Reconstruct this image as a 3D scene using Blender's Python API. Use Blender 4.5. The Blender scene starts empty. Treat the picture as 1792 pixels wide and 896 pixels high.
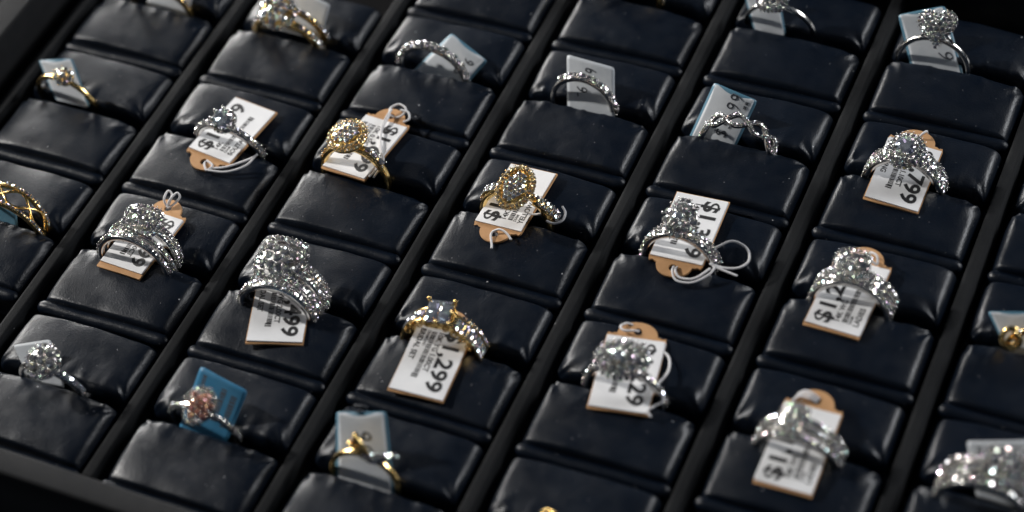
import bpy, bmesh, math, random
from mathutils import Vector, Matrix, Euler, noise
random.seed(11)
S = bpy.context.scene
COL = S.collection
R_ = math.radians
PI = math.pi
# 1 unit = 1 cm.  x runs along the tray's rows, y along its columns, z = 0 is the height of the lips and dividers
S.unit_settings.scale_length = 0.01

# ------------------------------------------------------------------ camera
cd = bpy.data.cameras.new("camera")
cam = bpy.data.objects.new("camera", cd)
COL.objects.link(cam)
cam.location = (31.4692, -31.6015, 37.4352)
cam.rotation_euler = (0.712761, 0.096075, 0.408047)
cd.sensor_width = 36.0
cd.lens = 71.684
cd.clip_start = 1.0
cd.clip_end = 2000.0
cd.dof.use_dof = True
cd.dof.focus_distance = 50.4
cd.dof.aperture_fstop = 0.070
cd.dof.aperture_blades = 0
S.camera = cam

# ------------------------------------------------------------------ room light (dim, bluish), one key lamp, one window-like lamp, one added sheen lamp
W = bpy.data.worlds.new("World")
S.world = W
W.use_nodes = True
wn = W.node_tree
bg = wn.nodes["Background"]
tc = wn.nodes.new("ShaderNodeTexCoord")
wv = wn.nodes.new("ShaderNodeTexNoise")
wv.inputs["Scale"].default_value = 2.6
wv.inputs["Detail"].default_value = 2.0
wr = wn.nodes.new("ShaderNodeValToRGB")
wr.color_ramp.elements[0].position = 0.40
wr.color_ramp.elements[0].color = (0.020, 0.036, 0.064, 1)
wr.color_ramp.elements[1].position = 0.68
wr.color_ramp.elements[1].color = (0.12, 0.20, 0.32, 1)
wn.links.new(tc.outputs["Generated"], wv.inputs["Vector"])
wn.links.new(wv.outputs["Fac"], wr.inputs["Fac"])
vo = wn.nodes.new("ShaderNodeTexVoronoi")          # bright dots added to the world so the stones sparkle
vo.inputs["Scale"].default_value = 9.0
wn.links.new(tc.outputs["Generated"], vo.inputs["Vector"])
vr = wn.nodes.new("ShaderNodeValToRGB")
vr.color_ramp.elements[0].position = 0.10
vr.color_ramp.elements[0].color = (26.0, 26.0, 27.0, 1)
vr.color_ramp.elements[1].position = 0.125
vr.color_ramp.elements[1].color = (0, 0, 0, 1)
wn.links.new(vo.outputs["Distance"], vr.inputs["Fac"])
wa = wn.nodes.new("ShaderNodeMix")
wa.data_type = "RGBA"; wa.blend_type = "ADD"; wa.inputs["Factor"].default_value = 1.0
wn.links.new(wr.outputs["Color"], wa.inputs["A"])
wn.links.new(vr.outputs["Color"], wa.inputs["B"])
wn.links.new(wa.outputs["Result"], bg.inputs["Color"])
bg.inputs["Strength"].default_value = 0.20


def aim(o, target):
    o.rotation_euler = (Vector(target) - o.location).to_track_quat("-Z", "Y").to_euler()


kl = bpy.data.lights.new("key_lamp", "SPOT")
kl.energy = 660000.0
kl.color = (1.0, 0.97, 0.93)
kl.shadow_soft_size = 3.0
kl.spot_size = R_(19)
kl.spot_blend = 0.85
key = bpy.data.objects.new("key_lamp", kl)
COL.objects.link(key)
key.location = (-93.0, 0.0, 67.0)
aim(key, (15.5, -6.5, 0))

wl = bpy.data.lights.new("sheen_lamp", "AREA")
wl.shape = "RECTANGLE"
wl.size = 44.0
wl.size_y = 26.0
wl.energy = 85000.0
wl.color = (0.95, 0.97, 1.0)
win = bpy.data.objects.new("sheen_lamp", wl)
COL.objects.link(win)
win.location = (92.0, 66.0, 48.0)
aim(win, (16, -2, 0))

sl2 = bpy.data.lights.new("sheen_lamp", "AREA")      # added lamp, low behind on the left, for sheen on the pads
sl2.shape = "RECTANGLE"
sl2.size = 55.0
sl2.size_y = 18.0
sl2.energy = 125000.0
sl2.color = (1.0, 0.98, 0.95)
sheen2 = bpy.data.objects.new("sheen_lamp", sl2)
COL.objects.link(sheen2)
sheen2.location = (-80.0, 62.0, 19.0)
aim(sheen2, (16, -4, 0))

S.view_settings.view_transform = "Standard"
S.view_settings.look = "None"
S.view_settings.exposure = 0.0
S.view_settings.gamma = 1.0
S.cycles.use_denoising = True
S.cycles.sample_clamp_indirect = 12.0


# ------------------------------------------------------------------ materials
def mat(name, base=(0.5, 0.5, 0.5), rough=0.5, metal=0.0, spec=0.5):
    m = bpy.data.materials.new(name)
    m.use_nodes = True
    b = m.node_tree.nodes["Principled BSDF"]
    b.inputs["Base Color"].default_value = (*base, 1)
    b.inputs["Roughness"].default_value = rough
    b.inputs["Metallic"].default_value = metal
    b.inputs["Specular IOR Level"].default_value = spec
    return m


def nodes(m):
    return m.node_tree.nodes, m.node_tree.links, m.node_tree.nodes["Principled BSDF"]


def coords(m):
    """object coordinates shifted by a random amount per object, so no two look alike"""
    N, L, b = nodes(m)
    t = N.new("ShaderNodeTexCoord")
    oi = N.new("ShaderNodeObjectInfo")
    mul = N.new("ShaderNodeMath"); mul.operation = "MULTIPLY"; mul.inputs[1].default_value = 97.0
    L.new(oi.outputs["Random"], mul.inputs[0])
    ad = N.new("ShaderNodeVectorMath"); ad.operation = "ADD"
    L.new(t.outputs["Object"], ad.inputs[0])
    L.new(mul.outputs[0], ad.inputs[1])
    return ad.outputs[0]


def noise_node(m, vec, scale, detail=3.0, rough=0.55):
    N, L, b = nodes(m)
    n = N.new("ShaderNodeTexNoise")
    n.inputs["Scale"].default_value = scale
    n.inputs["Detail"].default_value = detail
    n.inputs["Roughness"].default_value = rough
    L.new(vec, n.inputs["Vector"])
    return n.outputs["Fac"]


def ramp(m, fac, p0, c0, p1, c1):
    N, L, b = nodes(m)
    r = N.new("ShaderNodeValToRGB")
    e = r.color_ramp.elements
    e[0].position = p0; e[0].color = (*c0, 1) if len(c0) == 3 else c0
    e[1].position = p1; e[1].color = (*c1, 1) if len(c1) == 3 else c1
    L.new(fac, r.inputs["Fac"])
    return r.outputs["Color"]


def dust(m, vec, base_socket, scale=2.6, size=0.055, keep=0.80, col=(0.34, 0.34, 0.35)):
    """sparse specks of lint lying on a dark surface"""
    N, L, b = nodes(m)
    v = N.new("ShaderNodeTexVoronoi")
    v.inputs["Scale"].default_value = scale
    L.new(vec, v.inputs["Vector"])
    sep = N.new("ShaderNodeSeparateColor")
    L.new(v.outputs["Color"], sep.inputs[0])
    gt = N.new("ShaderNodeMath"); gt.operation = "GREATER_THAN"; gt.inputs[1].default_value = keep
    L.new(sep.outputs[0], gt.inputs[0])
    sz = N.new("ShaderNodeMath"); sz.operation = "MULTIPLY"; sz.inputs[1].default_value = size
    L.new(sep.outputs[1], sz.inputs[0])
    lt = N.new("ShaderNodeMath"); lt.operation = "LESS_THAN"
    L.new(v.outputs["Distance"], lt.inputs[0])
    L.new(sz.outputs[0], lt.inputs[1])
    mu = N.new("ShaderNodeMath"); mu.operation = "MULTIPLY"
    L.new(gt.outputs[0], mu.inputs[0]); L.new(lt.outputs[0], mu.inputs[1])
    mx = N.new("ShaderNodeMix"); mx.data_type = "RGBA"
    L.new(mu.outputs[0], mx.inputs["Factor"])
    L.new(base_socket, mx.inputs["A"])
    mx.inputs["B"].default_value = (*col, 1)
    return mx.outputs["Result"]


def bump(m, fac, strength, dist):
    N, L, b = nodes(m)
    bp = N.new("ShaderNodeBump")
    bp.inputs["Strength"].default_value = strength
    bp.inputs["Distance"].default_value = dist
    L.new(fac, bp.inputs["Height"])
    L.new(bp.outputs["Normal"], b.inputs["Normal"])
    return bp


def leather():
    m = mat("navy_leatherette", (0.010, 0.013, 0.021), 0.40, 0, 0.30)
    N, L, b = nodes(m)
    v = coords(m)
    c = ramp(m, noise_node(m, v, 0.9, 4), 0.35, (0.0008, 0.0031, 0.0080), 0.7, (0.0015, 0.0046, 0.0108))
    c = dust(m, v, c, 3.2, 0.065, 0.62, (0.50, 0.50, 0.51))
    c = dust(m, v, c, 8.0, 0.12, 0.66, (0.16, 0.16, 0.17))
    L.new(c, b.inputs["Base Color"])
    r = ramp(m, noise_node(m, v, 2.3, 5), 0.3, (0.33,) * 3, 0.75, (0.45,) * 3)
    L.new(r, b.inputs["Roughness"])
    g = N.new("ShaderNodeTexVoronoi")
    g.inputs["Scale"].default_value = 26.0
    L.new(v, g.inputs["Vector"])
    b1 = bump(m, g.outputs["Distance"], 0.20, 0.02)
    n2 = noise_node(m, v, 1.6, 3)
    b2 = N.new("ShaderNodeBump"); b2.inputs["Strength"].default_value = 0.14; b2.inputs["Distance"].default_value = 0.12
    L.new(n2, b2.inputs["Height"]); L.new(b2.outputs["Normal"], b1.inputs["Normal"])
    return m


def felt(name, c0, c1, rough=0.8):
    m = mat(name, c0, rough, 0, 0.22)
    N, L, b = nodes(m)
    v = coords(m)
    c = ramp(m, noise_node(m, v, 3.0, 6, 0.7), 0.35, c0, 0.7, c1)
    c = dust(m, v, c, 2.2, 0.045, 0.80)
    L.new(c, b.inputs["Base Color"])
    bump(m, noise_node(m, v, 45, 3), 0.35, 0.02)
    b.inputs["Sheen Weight"].default_value = 0.06
    b.inputs["Sheen Roughness"].default_value = 0.4
    return m


def gem_mat(name, body, tint, scale, spread=1.0, body_mix=0.34):
    """brilliant-cut stone: each small facet throws its own reflection"""
    m = bpy.data.materials.new(name)
    m.use_nodes = True
    N, L = m.node_tree.nodes, m.node_tree.links
    for n in list(N):
        N.remove(n)
    out = N.new("ShaderNodeOutputMaterial")
    t = N.new("ShaderNodeTexCoord")
    v = N.new("ShaderNodeTexVoronoi"); v.inputs["Scale"].default_value = scale
    L.new(t.outputs["Object"], v.inputs["Vector"])
    geo = N.new("ShaderNodeNewGeometry")
    sub = N.new("ShaderNodeVectorMath"); sub.operation = "SUBTRACT"; sub.inputs[1].default_value = (0.5, 0.5, 0.5)
    L.new(v.outputs["Color"], sub.inputs[0])
    sc = N.new("ShaderNodeVectorMath"); sc.operation = "SCALE"; sc.inputs["Scale"].default_value = spread
    L.new(sub.outputs[0], sc.inputs[0])
    ad = N.new("ShaderNodeVectorMath"); ad.operation = "ADD"
    L.new(geo.outputs["Normal"], ad.inputs[0]); L.new(sc.outputs[0], ad.inputs[1])
    nm = N.new("ShaderNodeVectorMath"); nm.operation = "NORMALIZE"
    L.new(ad.outputs[0], nm.inputs[0])
    # slight fire: the facet's reflection leans to one hue
    hs = N.new("ShaderNodeHueSaturation")
    hs.inputs["Saturation"].default_value = 0.9
    hs.inputs["Value"].default_value = 1.0
    L.new(v.outputs["Color"], hs.inputs["Color"])
    mx = N.new("ShaderNodeMix"); mx.data_type = "RGBA"; mx.inputs["Factor"].default_value = 0.34
    mx.inputs["A"].default_value = (*tint, 1)
    L.new(hs.outputs["Color"], mx.inputs["B"])
    gl = N.new("ShaderNodeBsdfGlossy"); gl.inputs["Roughness"].default_value = 0.07
    L.new(mx.outputs["Result"], gl.inputs["Color"]); L.new(nm.outputs[0], gl.inputs["Normal"])
    df = N.new("ShaderNodeBsdfDiffuse"); df.inputs["Color"].default_value = (*body, 1)
    L.new(nm.outputs[0], df.inputs["Normal"])
    ms = N.new("ShaderNodeMixShader"); ms.inputs["Fac"].default_value = body_mix
    L.new(gl.outputs[0], ms.inputs[1]); L.new(df.outputs[0], ms.inputs[2])
    L.new(ms.outputs[0], out.inputs["Surface"])
    return m


def metal(name, c, rough=0.2):
    m = mat(name, c, rough, 1.0)
    N, L, b = nodes(m)
    v = coords(m)
    r = ramp(m, noise_node(m, v, 6, 3), 0.3, (rough * 0.8,) * 3, 0.8, (rough * 1.35,) * 3)
    L.new(r, b.inputs["Roughness"])
    return m


def paper(name, c0, c1, rough=0.6, sc=2.0):
    m = mat(name, c0, rough, 0, 0.3)
    N, L, b = nodes(m)
    v = coords(m)
    L.new(ramp(m, noise_node(m, v, sc, 5, 0.65), 0.3, c0, 0.75, c1), b.inputs["Base Color"])
    bump(m, noise_node(m, v, 30, 3), 0.1, 0.01)
    return m


M = {
    "leather": leather(),
    "bed": felt("black_foam", (0.004, 0.004, 0.005), (0.006, 0.006, 0.007)),
    "felt": felt("charcoal_felt", (0.0018, 0.0026, 0.0038), (0.0050, 0.0058, 0.0070)),
    "rim": felt("grey_tray_covering", (0.0070, 0.0078, 0.0092), (0.012, 0.0122, 0.0136)),
    "table": felt("black_table_cloth", (0.004, 0.005, 0.007), (0.006, 0.007, 0.010)),
    "white_gold": metal("white_gold", (0.74, 0.72, 0.69), 0.20),
    "yellow_gold": metal("yellow_gold", (0.86, 0.60, 0.24), 0.20),
    "gem": gem_mat("diamond_pave", (0.27, 0.265, 0.26), (0.86, 0.83, 0.79), 12.0, 0.85),
    "center": gem_mat("diamond_large", (0.34, 0.36, 0.40), (0.84, 0.86, 0.90), 8.0, 0.9, 0.30),
    "pink": gem_mat("pink_diamond", (0.66, 0.26, 0.17), (1.0, 0.50, 0.34), 14.0),
    "warm": gem_mat("champagne_pave", (0.56, 0.44, 0.26), (0.98, 0.80, 0.50), 24.0),
    "kraft": paper("kraft_card", (0.42, 0.23, 0.105), (0.50, 0.28, 0.13), 0.75, 7.0),
    "label": paper("white_label", (0.70, 0.70, 0.71), (0.78, 0.78, 0.78), 0.45),
    "tagpaper": paper("tag_paper", (0.45, 0.48, 0.51), (0.55, 0.57, 0.59), 0.5),
    "tagblue": paper("blue_film", (0.07, 0.17, 0.24), (0.11, 0.23, 0.31), 0.35),
    "bluepaper": paper("blue_tag_paper", (0.03, 0.15, 0.27), (0.05, 0.20, 0.34), 0.45),
    "ink": mat("black_ink", (0.010, 0.010, 0.012), 0.6),
    "pen": mat("pen_ink", (0.045, 0.05, 0.06), 0.6),
    "string": paper("white_string", (0.62, 0.61, 0.62), (0.72, 0.71, 0.71), 0.8, 20.0),
}


# ------------------------------------------------------------------ object helpers
def tag(o, label=None, cat=None, group=None, kind=None):
    if label: o["label"] = label
    if cat: o["category"] = cat
    if group: o["group"] = group
    if kind: o["kind"] = kind
    return o


def empty(name, loc, rot=(0, 0, 0)):
    o = bpy.data.objects.new(name, None)
    o.empty_display_size = 0.3
    COL.objects.link(o)
    o.location = loc
    o.rotation_euler = rot
    return o


def link_mesh(name, me, parent=None):
    o = bpy.data.objects.new(name, me)
    COL.objects.link(o)
    if parent: o.parent = parent
    return o


class MB:
    def __init__(s):
        s.v = []; s.f = []; s.sm = []

    def add(s, vs, fs, smooth=True):
        k = len(s.v)
        s.v += [tuple(v) for v in vs]
        s.f += [tuple(i + k for i in f) for f in fs]
        s.sm += [smooth] * len(fs)

    def mesh(s, name, m):
        me = bpy.data.meshes.new(name)
        me.from_pydata(s.v, [], s.f)
        me.polygons.foreach_set("use_smooth", s.sm)
        me.materials.append(m)
        me.update()
        return me

    def build(s, name, m, parent=None):
        return link_mesh(name, s.mesh(name, m), parent)

    # ---- shapes
    def box(s, a, b, bev=0.0):
        (x0, y0, z0), (x1, y1, z1) = a, b
        if bev <= 0:
            vs = [(x, y, z) for z in (z0, z1) for y in (y0, y1) for x in (x0, x1)]
            s.add(vs, [(0, 2, 3, 1), (4, 5, 7, 6), (0, 1, 5, 4), (2, 6, 7, 3), (0, 4, 6, 2), (1, 3, 7, 5)], False)
            return
        # box with a rounded top edge
        rings = []
        def loop(d, z):
            r = max(bev - d, 0.001) * 0 + bev
            pts = []
            for cx, cy, a0 in ((x1 - bev, y1 - bev, 0), (x0 + bev, y1 - bev, 90), (x0 + bev, y0 + bev, 180), (x1 - bev, y0 + bev, 270)):
                for q in range(4):
                    an = R_(a0 + q * 30)
                    rr = bev - d
                    pts.append((cx + rr * math.cos(an), cy + rr * math.sin(an), z))
            return pts
        rings.append(loop(0, z0))
        for q in range(5):
            an = R_(q * 22.5)
            rings.append(loop(bev * (1 - math.cos(an)) * 0.98, z1 - bev + bev * math.sin(an)))
        n = len(rings[0])
        vs = [p for r in rings for p in r]
        fs = []
        for i in range(len(rings) - 1):
            for j in range(n):
                k = (j + 1) % n
                fs.append((i * n + j, i * n + k, (i + 1) * n + k, (i + 1) * n + j))
        fs.append(tuple((len(rings) - 1) * n + j for j in range(n)))
        fs.append(tuple(reversed(range(n))))
        s.add(vs, fs, True)

    def tube(s, pts, r, n=8, closed=False, smooth=True, flat=1.0):
        pts = [Vector(p) for p in pts]
        N = len(pts)
        rs = r if isinstance(r, (list, tuple)) else [r] * N
        up = None
        vs = []
        for i, p in enumerate(pts):
            a = pts[(i - 1) % N] if (closed or i > 0) else p
            b = pts[(i + 1) % N] if (closed or i < N - 1) else p
            t = (b - a).normalized()
            if up is None:
                up = t.orthogonal().normalized()
            up = (up - t * up.dot(t))
            if up.length < 1e-6: up = t.orthogonal()
            up.normalize()
            sd = t.cross(up)
            for j in range(n):
                an = 2 * PI * j / n
                vs.append(p + up * math.cos(an) * rs[i] * flat + sd * math.sin(an) * rs[i])
        fs = []
        for i in range(N if closed else N - 1):
            for j in range(n):
                k = (j + 1) % n
                i2 = (i + 1) % N
                fs.append((i * n + j, i * n + k, i2 * n + k, i2 * n + j))
        if not closed:
            fs.append(tuple(reversed(range(n))))
            fs.append(tuple((N - 1) * n + j for j in range(n)))
        s.add(vs, fs, smooth)

    def gem(s, c, n, r, rot=None, sx=1.0, sy=1.0, up=None):
        c = Vector(c); n = Vector(n).normalized()
        a = (Vector(up) - n * Vector(up).dot(n)).normalized() if up is not None else n.orthogonal().normalized()
        b = n.cross(a)
        rot = random.random() * PI if rot is None else rot
        vs = []
        def pt(rad, an, h):
            x, y = rad * math.cos(an) * sx, rad * math.sin(an) * sy
            return c + a * x + b * y + n * h
        for k in range(8):
            vs.append(pt(r * 0.56, rot + k * PI / 4, r * 0.34))
        for k in range(8):
            vs.append(pt(r * 0.82, rot + (k + 0.5) * PI / 4, r * 0.19))
        for k in range(8):
            vs.append(pt(r, rot + k * PI / 4, 0.0))
        vs.append(c - n * r * 0.75)
        fs = [tuple(range(8))]
        for k in range(8):
            j = (k + 1) % 8
            fs.append((k, 8 + k, j))
            fs.append((k, 16 + k, 8 + k))
            fs.append((8 + k, 16 + j, j))
            fs.append((8 + k, 16 + k, 16 + j))
            fs.append((16 + k, 24, 16 + j))
        s.add(vs, fs, False)

    def square_gem(s, c, n, r, up, sx=1.0, sy=1.0):
        c = Vector(c); n = Vector(n).normalized()
        a = (Vector(up) - n * Vector(up).dot(n)).normalized(); b = n.cross(a)
        vs = []
        for f, h in ((1.0, 0.0), (0.78, 0.2), (0.5, 0.32)):
            for x, y in ((-1, -1), (1, -1), (1, 1), (-1, 1)):
                vs.append(c + a * x * r * f * sx + b * y * r * f * sy + n * r * h)
        vs.append(c - n * r * 0.8)
        fs = [(8, 9, 10, 11)]
        for l in (0, 4):
            for k in range(4):
                j = (k + 1) % 4
                fs.append((l + k, l + j, l + 4 + j, l + 4 + k))
        for k in range(4):
            fs.append(((k + 1) % 4, k, 12))
        s.add(vs, fs, False)

    def bead(s, c, r, stretch=1.0):
        c = Vector(c)
        vs = []; fs = []
        n = 6
        for i in range(1, 4):
            th = PI * i / 4
            for j in range(n):
                an = 2 * PI * j / n
                vs.append(c + Vector((math.sin(th) * math.cos(an), math.sin(th) * math.sin(an), math.cos(th) * stretch)) * r)
        vs += [c + Vector((0, 0, r * stretch)), c - Vector((0, 0, r * stretch))]
        for i in range(2):
            for j in range(n):
                k = (j + 1) % n
                fs.append((i * n + j, (i + 1) * n + j, (i + 1) * n + k, i * n + k))
        for j in range(n):
            k = (j + 1) % n
            fs.append((3 * n, j, k)); fs.append((3 * n + 1, 2 * n + k, 2 * n + j))
        s.add(vs, fs, True)

    def strip(s, P, w, t, closed=False, crown=0.25):
        """band metal along a path P of (pos, n, b); w and t numbers or functions of 0..1"""
        N = len(P)
        vs = []
        prof = [(-0.5, -1), (-0.5, -0.25), (-0.40, -0.05), (-0.2, 0.0), (0.2, 0.0), (0.40, -0.05), (0.5, -0.25), (0.5, -1), (0.25, -1.08), (-0.25, -1.08)]
        for i, (p, n, b) in enumerate(P):
            u = i / max(1, N - 1)
            ww = w(u) if callable(w) else w
            tt = t(u) if callable(t) else t
            for x, z in prof:
                vs.append(p + b * x * ww + n * (z * tt))
        m = len(prof)
        fs = []
        for i in range(N if closed else N - 1):
            i2 = (i + 1) % N
            for j in range(m):
                k = (j + 1) % m
                fs.append((i * m + j, i2 * m + j, i2 * m + k, i * m + k))
        if not closed:
            fs.append(tuple(range(m)))
            fs.append(tuple((N - 1) * m + j for j in reversed(range(m))))
        s.add(vs, fs, True)


def catmull(pts, n=8, closed=False):
    P = [Vector(p) for p in pts]
    out = []
    N = len(P)
    rng = range(N) if closed else range(N - 1)
    for i in rng:
        if closed:
            p0, p1, p2, p3 = P[i - 1], P[i], P[(i + 1) % N], P[(i + 2) % N]
        else:
            p0, p1, p2, p3 = P[max(i - 1, 0)], P[i], P[i + 1], P[min(i + 2, N - 1)]
        for k in range(n):
            t = k / n
            out.append(0.5 * ((2 * p1) + (p2 - p0) * t + (2 * p0 - 5 * p1 + 4 * p2 - p3) * t * t + (3 * p1 - p0 - 3 * p2 + p3) * t ** 3))
    if not closed: out.append(P[-1])
    return out


def curve_mesh(cu, name, m):
    o = bpy.data.objects.new("tmp", cu)
    COL.objects.link(o)
    dg = bpy.context.evaluated_depsgraph_get()
    dg.update()
    me = bpy.data.meshes.new_from_object(o.evaluated_get(dg))
    bpy.data.objects.remove(o)
    me.name = name
    me.materials.clear()
    me.materials.append(m)
    return me


def text_mesh(body, size, bold, xscale=1.0, spacing=1.0):
    cu = bpy.data.curves.new("lettering", "FONT")
    cu.body = body
    cu.size = size
    cu.offset = bold
    cu.extrude = 0.0015
    cu.resolution_u = 3
    cu.space_character = spacing
    me = curve_mesh(cu, "lettering", M["ink"])
    if xscale != 1.0:
        for v in me.vertices: v.co.x *= xscale
    return me


# ------------------------------------------------------------------ the setting
PX, PY = 4.3, 4.149         # pitch of columns and rows
X0, X1 = -0.92, 7 * PX + 0.45
Y0, Y1 = -12.75, 8.75
Z_FLOOR = -1.25

tb = MB(); tb.box((-60, -60, -2.6), (80, 60, -1.62))
tag(tb.build("tabletop", M["table"]), kind="structure")

tray = empty("jewellery_tray", (X0 + 15, Y0 + 10, -1.6))
tag(tray, "large dark display tray with raised rims and narrow dividers", "tray")


def tray_part(name, a, b, bev, m):
    o = tray.location
    mb = MB(); mb.box([a[i] - o[i] for i in range(3)], [b[i] - o[i] for i in range(3)], bev)
    return mb.build(name, m, tray)


tray_part("base", (X0 - 0.7, Y0 - 0.62, -1.6), (X1 + 0.7, Y1 + 0.7, Z_FLOOR - 0.004), 0, M["bed"])
tray_part("rim", (X0 - 0.78, Y0 - 0.6, -1.245), (X0, Y1 + 0.7, 0.70), 0.08, M["rim"])
tray_part("rim", (X1, Y0 - 0.6, -1.245), (X1 + 0.7, Y1 + 0.7, 0.70), 0.08, M["rim"])
tray_part("rim", (X0 + 0.004, Y0 - 0.6, -1.245), (X1 - 0.004, Y0, 0.66), 0.08, M["rim"])
tray_part("rim", (X0 + 0.004, Y1, -1.245), (X1 - 0.004, Y1 + 0.7, 0.68), 0.08, M["rim"])
for k in range(0, 8):
    tray_part("divider", (k * PX - 0.175, Y0 + 0.3, -1.245), (k * PX + 0.175, Y1 - 0.15, 0.0), 0.10, M["felt"])


# ------------------------------------------------------------------ ring pads
def pillow(a, b, h, rs, rb, rf, seed, zb):
    """a soft cushion: a, b half sizes, h height; rs, rb, rf edge radii at the sides, back and front"""
    nu, nv = 56, 44
    vs = []
    def sp(k, n):
        t = -1 + 2 * k / n
        return 0.80 * math.sin(t * PI / 2) + 0.20 * t
    for j in range(nv + 1):
        y = sp(j, nv) * b
        for i in range(nu + 1):
            x = sp(i, nu) * a
            qx = max(0.0, 1 - (a - abs(x)) / rs)
            ry = rb if y > 0 else rf
            qy = max(0.0, 1 - (b - abs(y)) / ry)
            q = qx ** 3.0 + qy ** 3.0
            g = math.sqrt(max(0.0, 1 - q))
            crown = 0.07 * (1 - (y / b) ** 4)
            z = zb + h * g + crown - (0.045 * (x / a) ** 2 + 0.14 * (x / a) ** 6) * min(1, g * 1.5)
            p = Vector((x * 0.55 + seed * 3.1, y * 0.55, seed * 1.7))
            z += 0.06 * noise.noise(p) * g
            # puckers where the covering is tucked in at the slot corners
            for sx in (-1, 1):
                cy = b if seed % 2 == 0 else -b
                dx, dy = x - sx * a * 0.97, y - cy * 0.96
                d = math.hypot(dx, dy)
                an = math.atan2(dy, dx)
                z += 0.045 * math.exp(-(d / 0.50) ** 2) * math.sin(an * 7 + seed * 2 + sx) * min(1, d / 0.15)
                z -= 0.06 * math.exp(-(d / 0.28) ** 2)
            # folds that run in from the slot, where the covering is stretched round the ring
            sl = (b - y) if seed % 2 == 0 else (b + y)
            rd = 1 - abs(noise.noise(Vector((x * 1.9 + seed * 5.3, sl * 0.5, seed * 2.2))))
            z += 0.055 * (max(0.0, rd - 0.72) / 0.28) ** 2 * math.exp(-(sl / 0.5) ** 2) * (1 if g > 0.2 else 0)
            # faint creases along the seams
            z += 0.014 * math.sin(x * 5.0 + 3 * noise.noise(p * 2)) * math.exp(-((b - abs(y)) / 0.28)) * (1 if g > 0.1 else 0)
            vs.append((x, y, z))
    fs = []
    w = nu + 1
    for j in range(nv):
        for i in range(nu):
            fs.append((j * w + i, j * w + i + 1, (j + 1) * w + i + 1, (j + 1) * w + i))
    # skirt down to the pad's base
    rim_ = [i for i in range(w)] + [j * w + nu for j in range(1, nv + 1)] + [nv * w + i for i in range(nu - 1, -1, -1)] + [j * w for j in range(nv - 1, 0, -1)]
    k = len(vs)
    for r in rim_:
        x, y, z = vs[r]; vs.append((x, y, Z_FLOOR + 0.10))
    n = len(rim_)
    for i in range(n):
        j = (i + 1) % n
        fs.append((rim_[i], k + i, k + j, rim_[j]))
    fs.append(tuple(k + i for i in range(n)))
    mb = MB(); mb.add(vs, fs, True)
    return mb


def lip_mesh():
    mb = MB()
    a = PX / 2 - 0.27
    pts, rr = [], []
    n = 20
    for i in range(n + 1):
        t = -1 + 2 * i / n
        x = a * (0.75 * math.sin(t * PI / 2) + 0.25 * t)
        e = (a - abs(x)) / 0.2
        rr.append(0.185 * math.sqrt(max(0.04, 1 - max(0, 1 - e) ** 2)) )
        pts.append((x, 0.012 * math.sin(x * 2.1), -0.185 + 0.01 * math.sin(x * 1.3 + 1)))
    mb.tube(pts, rr, 12)
    return mb.mesh("lip", M["leather"])


AH = PX / 2 - 0.30
VAR = 8
front_meshes = [pillow(AH, 0.97, 0.56, 0.30, 0.24, 0.15, 2 * s + 10, -0.44).mesh("front_cushion", M["leather"]) for s in range(VAR)]
back_meshes = [pillow(AH, 0.87, 0.56, 0.30, 0.18, 0.22, 2 * s + 1, -0.44).mesh("back_cushion", M["leather"]) for s in range(VAR)]
lip_me = lip_mesh()
bb = MB(); bb.box((-AH - 0.02, -1.99, 0.0), (AH + 0.02, 1.99, 0.10))
base_me = bb.mesh("pad_base", M["bed"])


def slot_y(r):
    return -(r - 0.5) * PY


def make_pad(c, r, label, i):
    o = empty("ring_pad", (c * PX + PX / 2 + 0.05, slot_y(r), Z_FLOOR + 0.002))
    tag(o, label, "ring pad", "padded ring pads filling the tray")
    link_mesh("pad_base", base_me, o)
    rp = random.Random(i * 13 + 5)
    o.rotation_euler = (0, 0, R_(rp.uniform(-0.5, 0.5)))
    f = link_mesh("front_cushion", front_meshes[i % VAR], o)
    f.location = (0, -1.025, -Z_FLOOR + rp.uniform(-0.03, 0.015))
    f.rotation_euler = (R_(rp.uniform(-1.0, 1.0)), R_(rp.uniform(-0.9, 0.9)), 0)
    b = link_mesh("back_cushion", back_meshes[(i * 3 + 1) % VAR], o)
    b.location = (0, 0.965 + rp.uniform(-0.02, 0.04), -Z_FLOOR + rp.uniform(-0.03, 0.02))
    b.rotation_euler = (R_(rp.uniform(-1.5, 1.5)), R_(rp.uniform(-1.2, 1.2)), 0)
    l = link_mesh("lip", lip_me, o)
    l.location = (0, -PY / 2 + 0.0, -Z_FLOOR)
    return o


# ------------------------------------------------------------------ rings
def const(v):
    return v if callable(v) else (lambda a: v)


def arc(R, a0, a1, n, y=0.0):
    """a path round the finger: R and y may depend on the angle in degrees (0 right, 90 top)"""
    R, y = const(R), const(y)
    pos = []
    for i in range(n + 1):
        a = a0 + (a1 - a0) * i / n
        pos.append((Vector((R(a) * math.cos(R_(a)), y(a), R(a) * math.sin(R_(a)))), Vector((math.cos(R_(a)), 0, math.sin(R_(a))))))
    out = []
    for i, (p, nn) in enumerate(pos):
        t = (pos[min(i + 1, n)][0] - pos[max(i - 1, 0)][0]).normalized()
        b = t.cross(nn).normalized()
        out.append((p, b.cross(t).normalized(), b))
    return out


def join_into(o, mb, m):
    """add claws to the metal part that carries them"""
    me = o.data
    if m.name not in me.materials: me.materials.append(m)
    idx = me.materials.find(m.name)
    bm = bmesh.new()
    bm.from_mesh(me)
    vs = [bm.verts.new(v) for v in mb.v]
    for f, sm in zip(mb.f, mb.sm):
        fc = bm.faces.new([vs[i] for i in f])
        fc.smooth = sm; fc.material_index = idx
    bm.to_mesh(me); bm.free()


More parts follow.
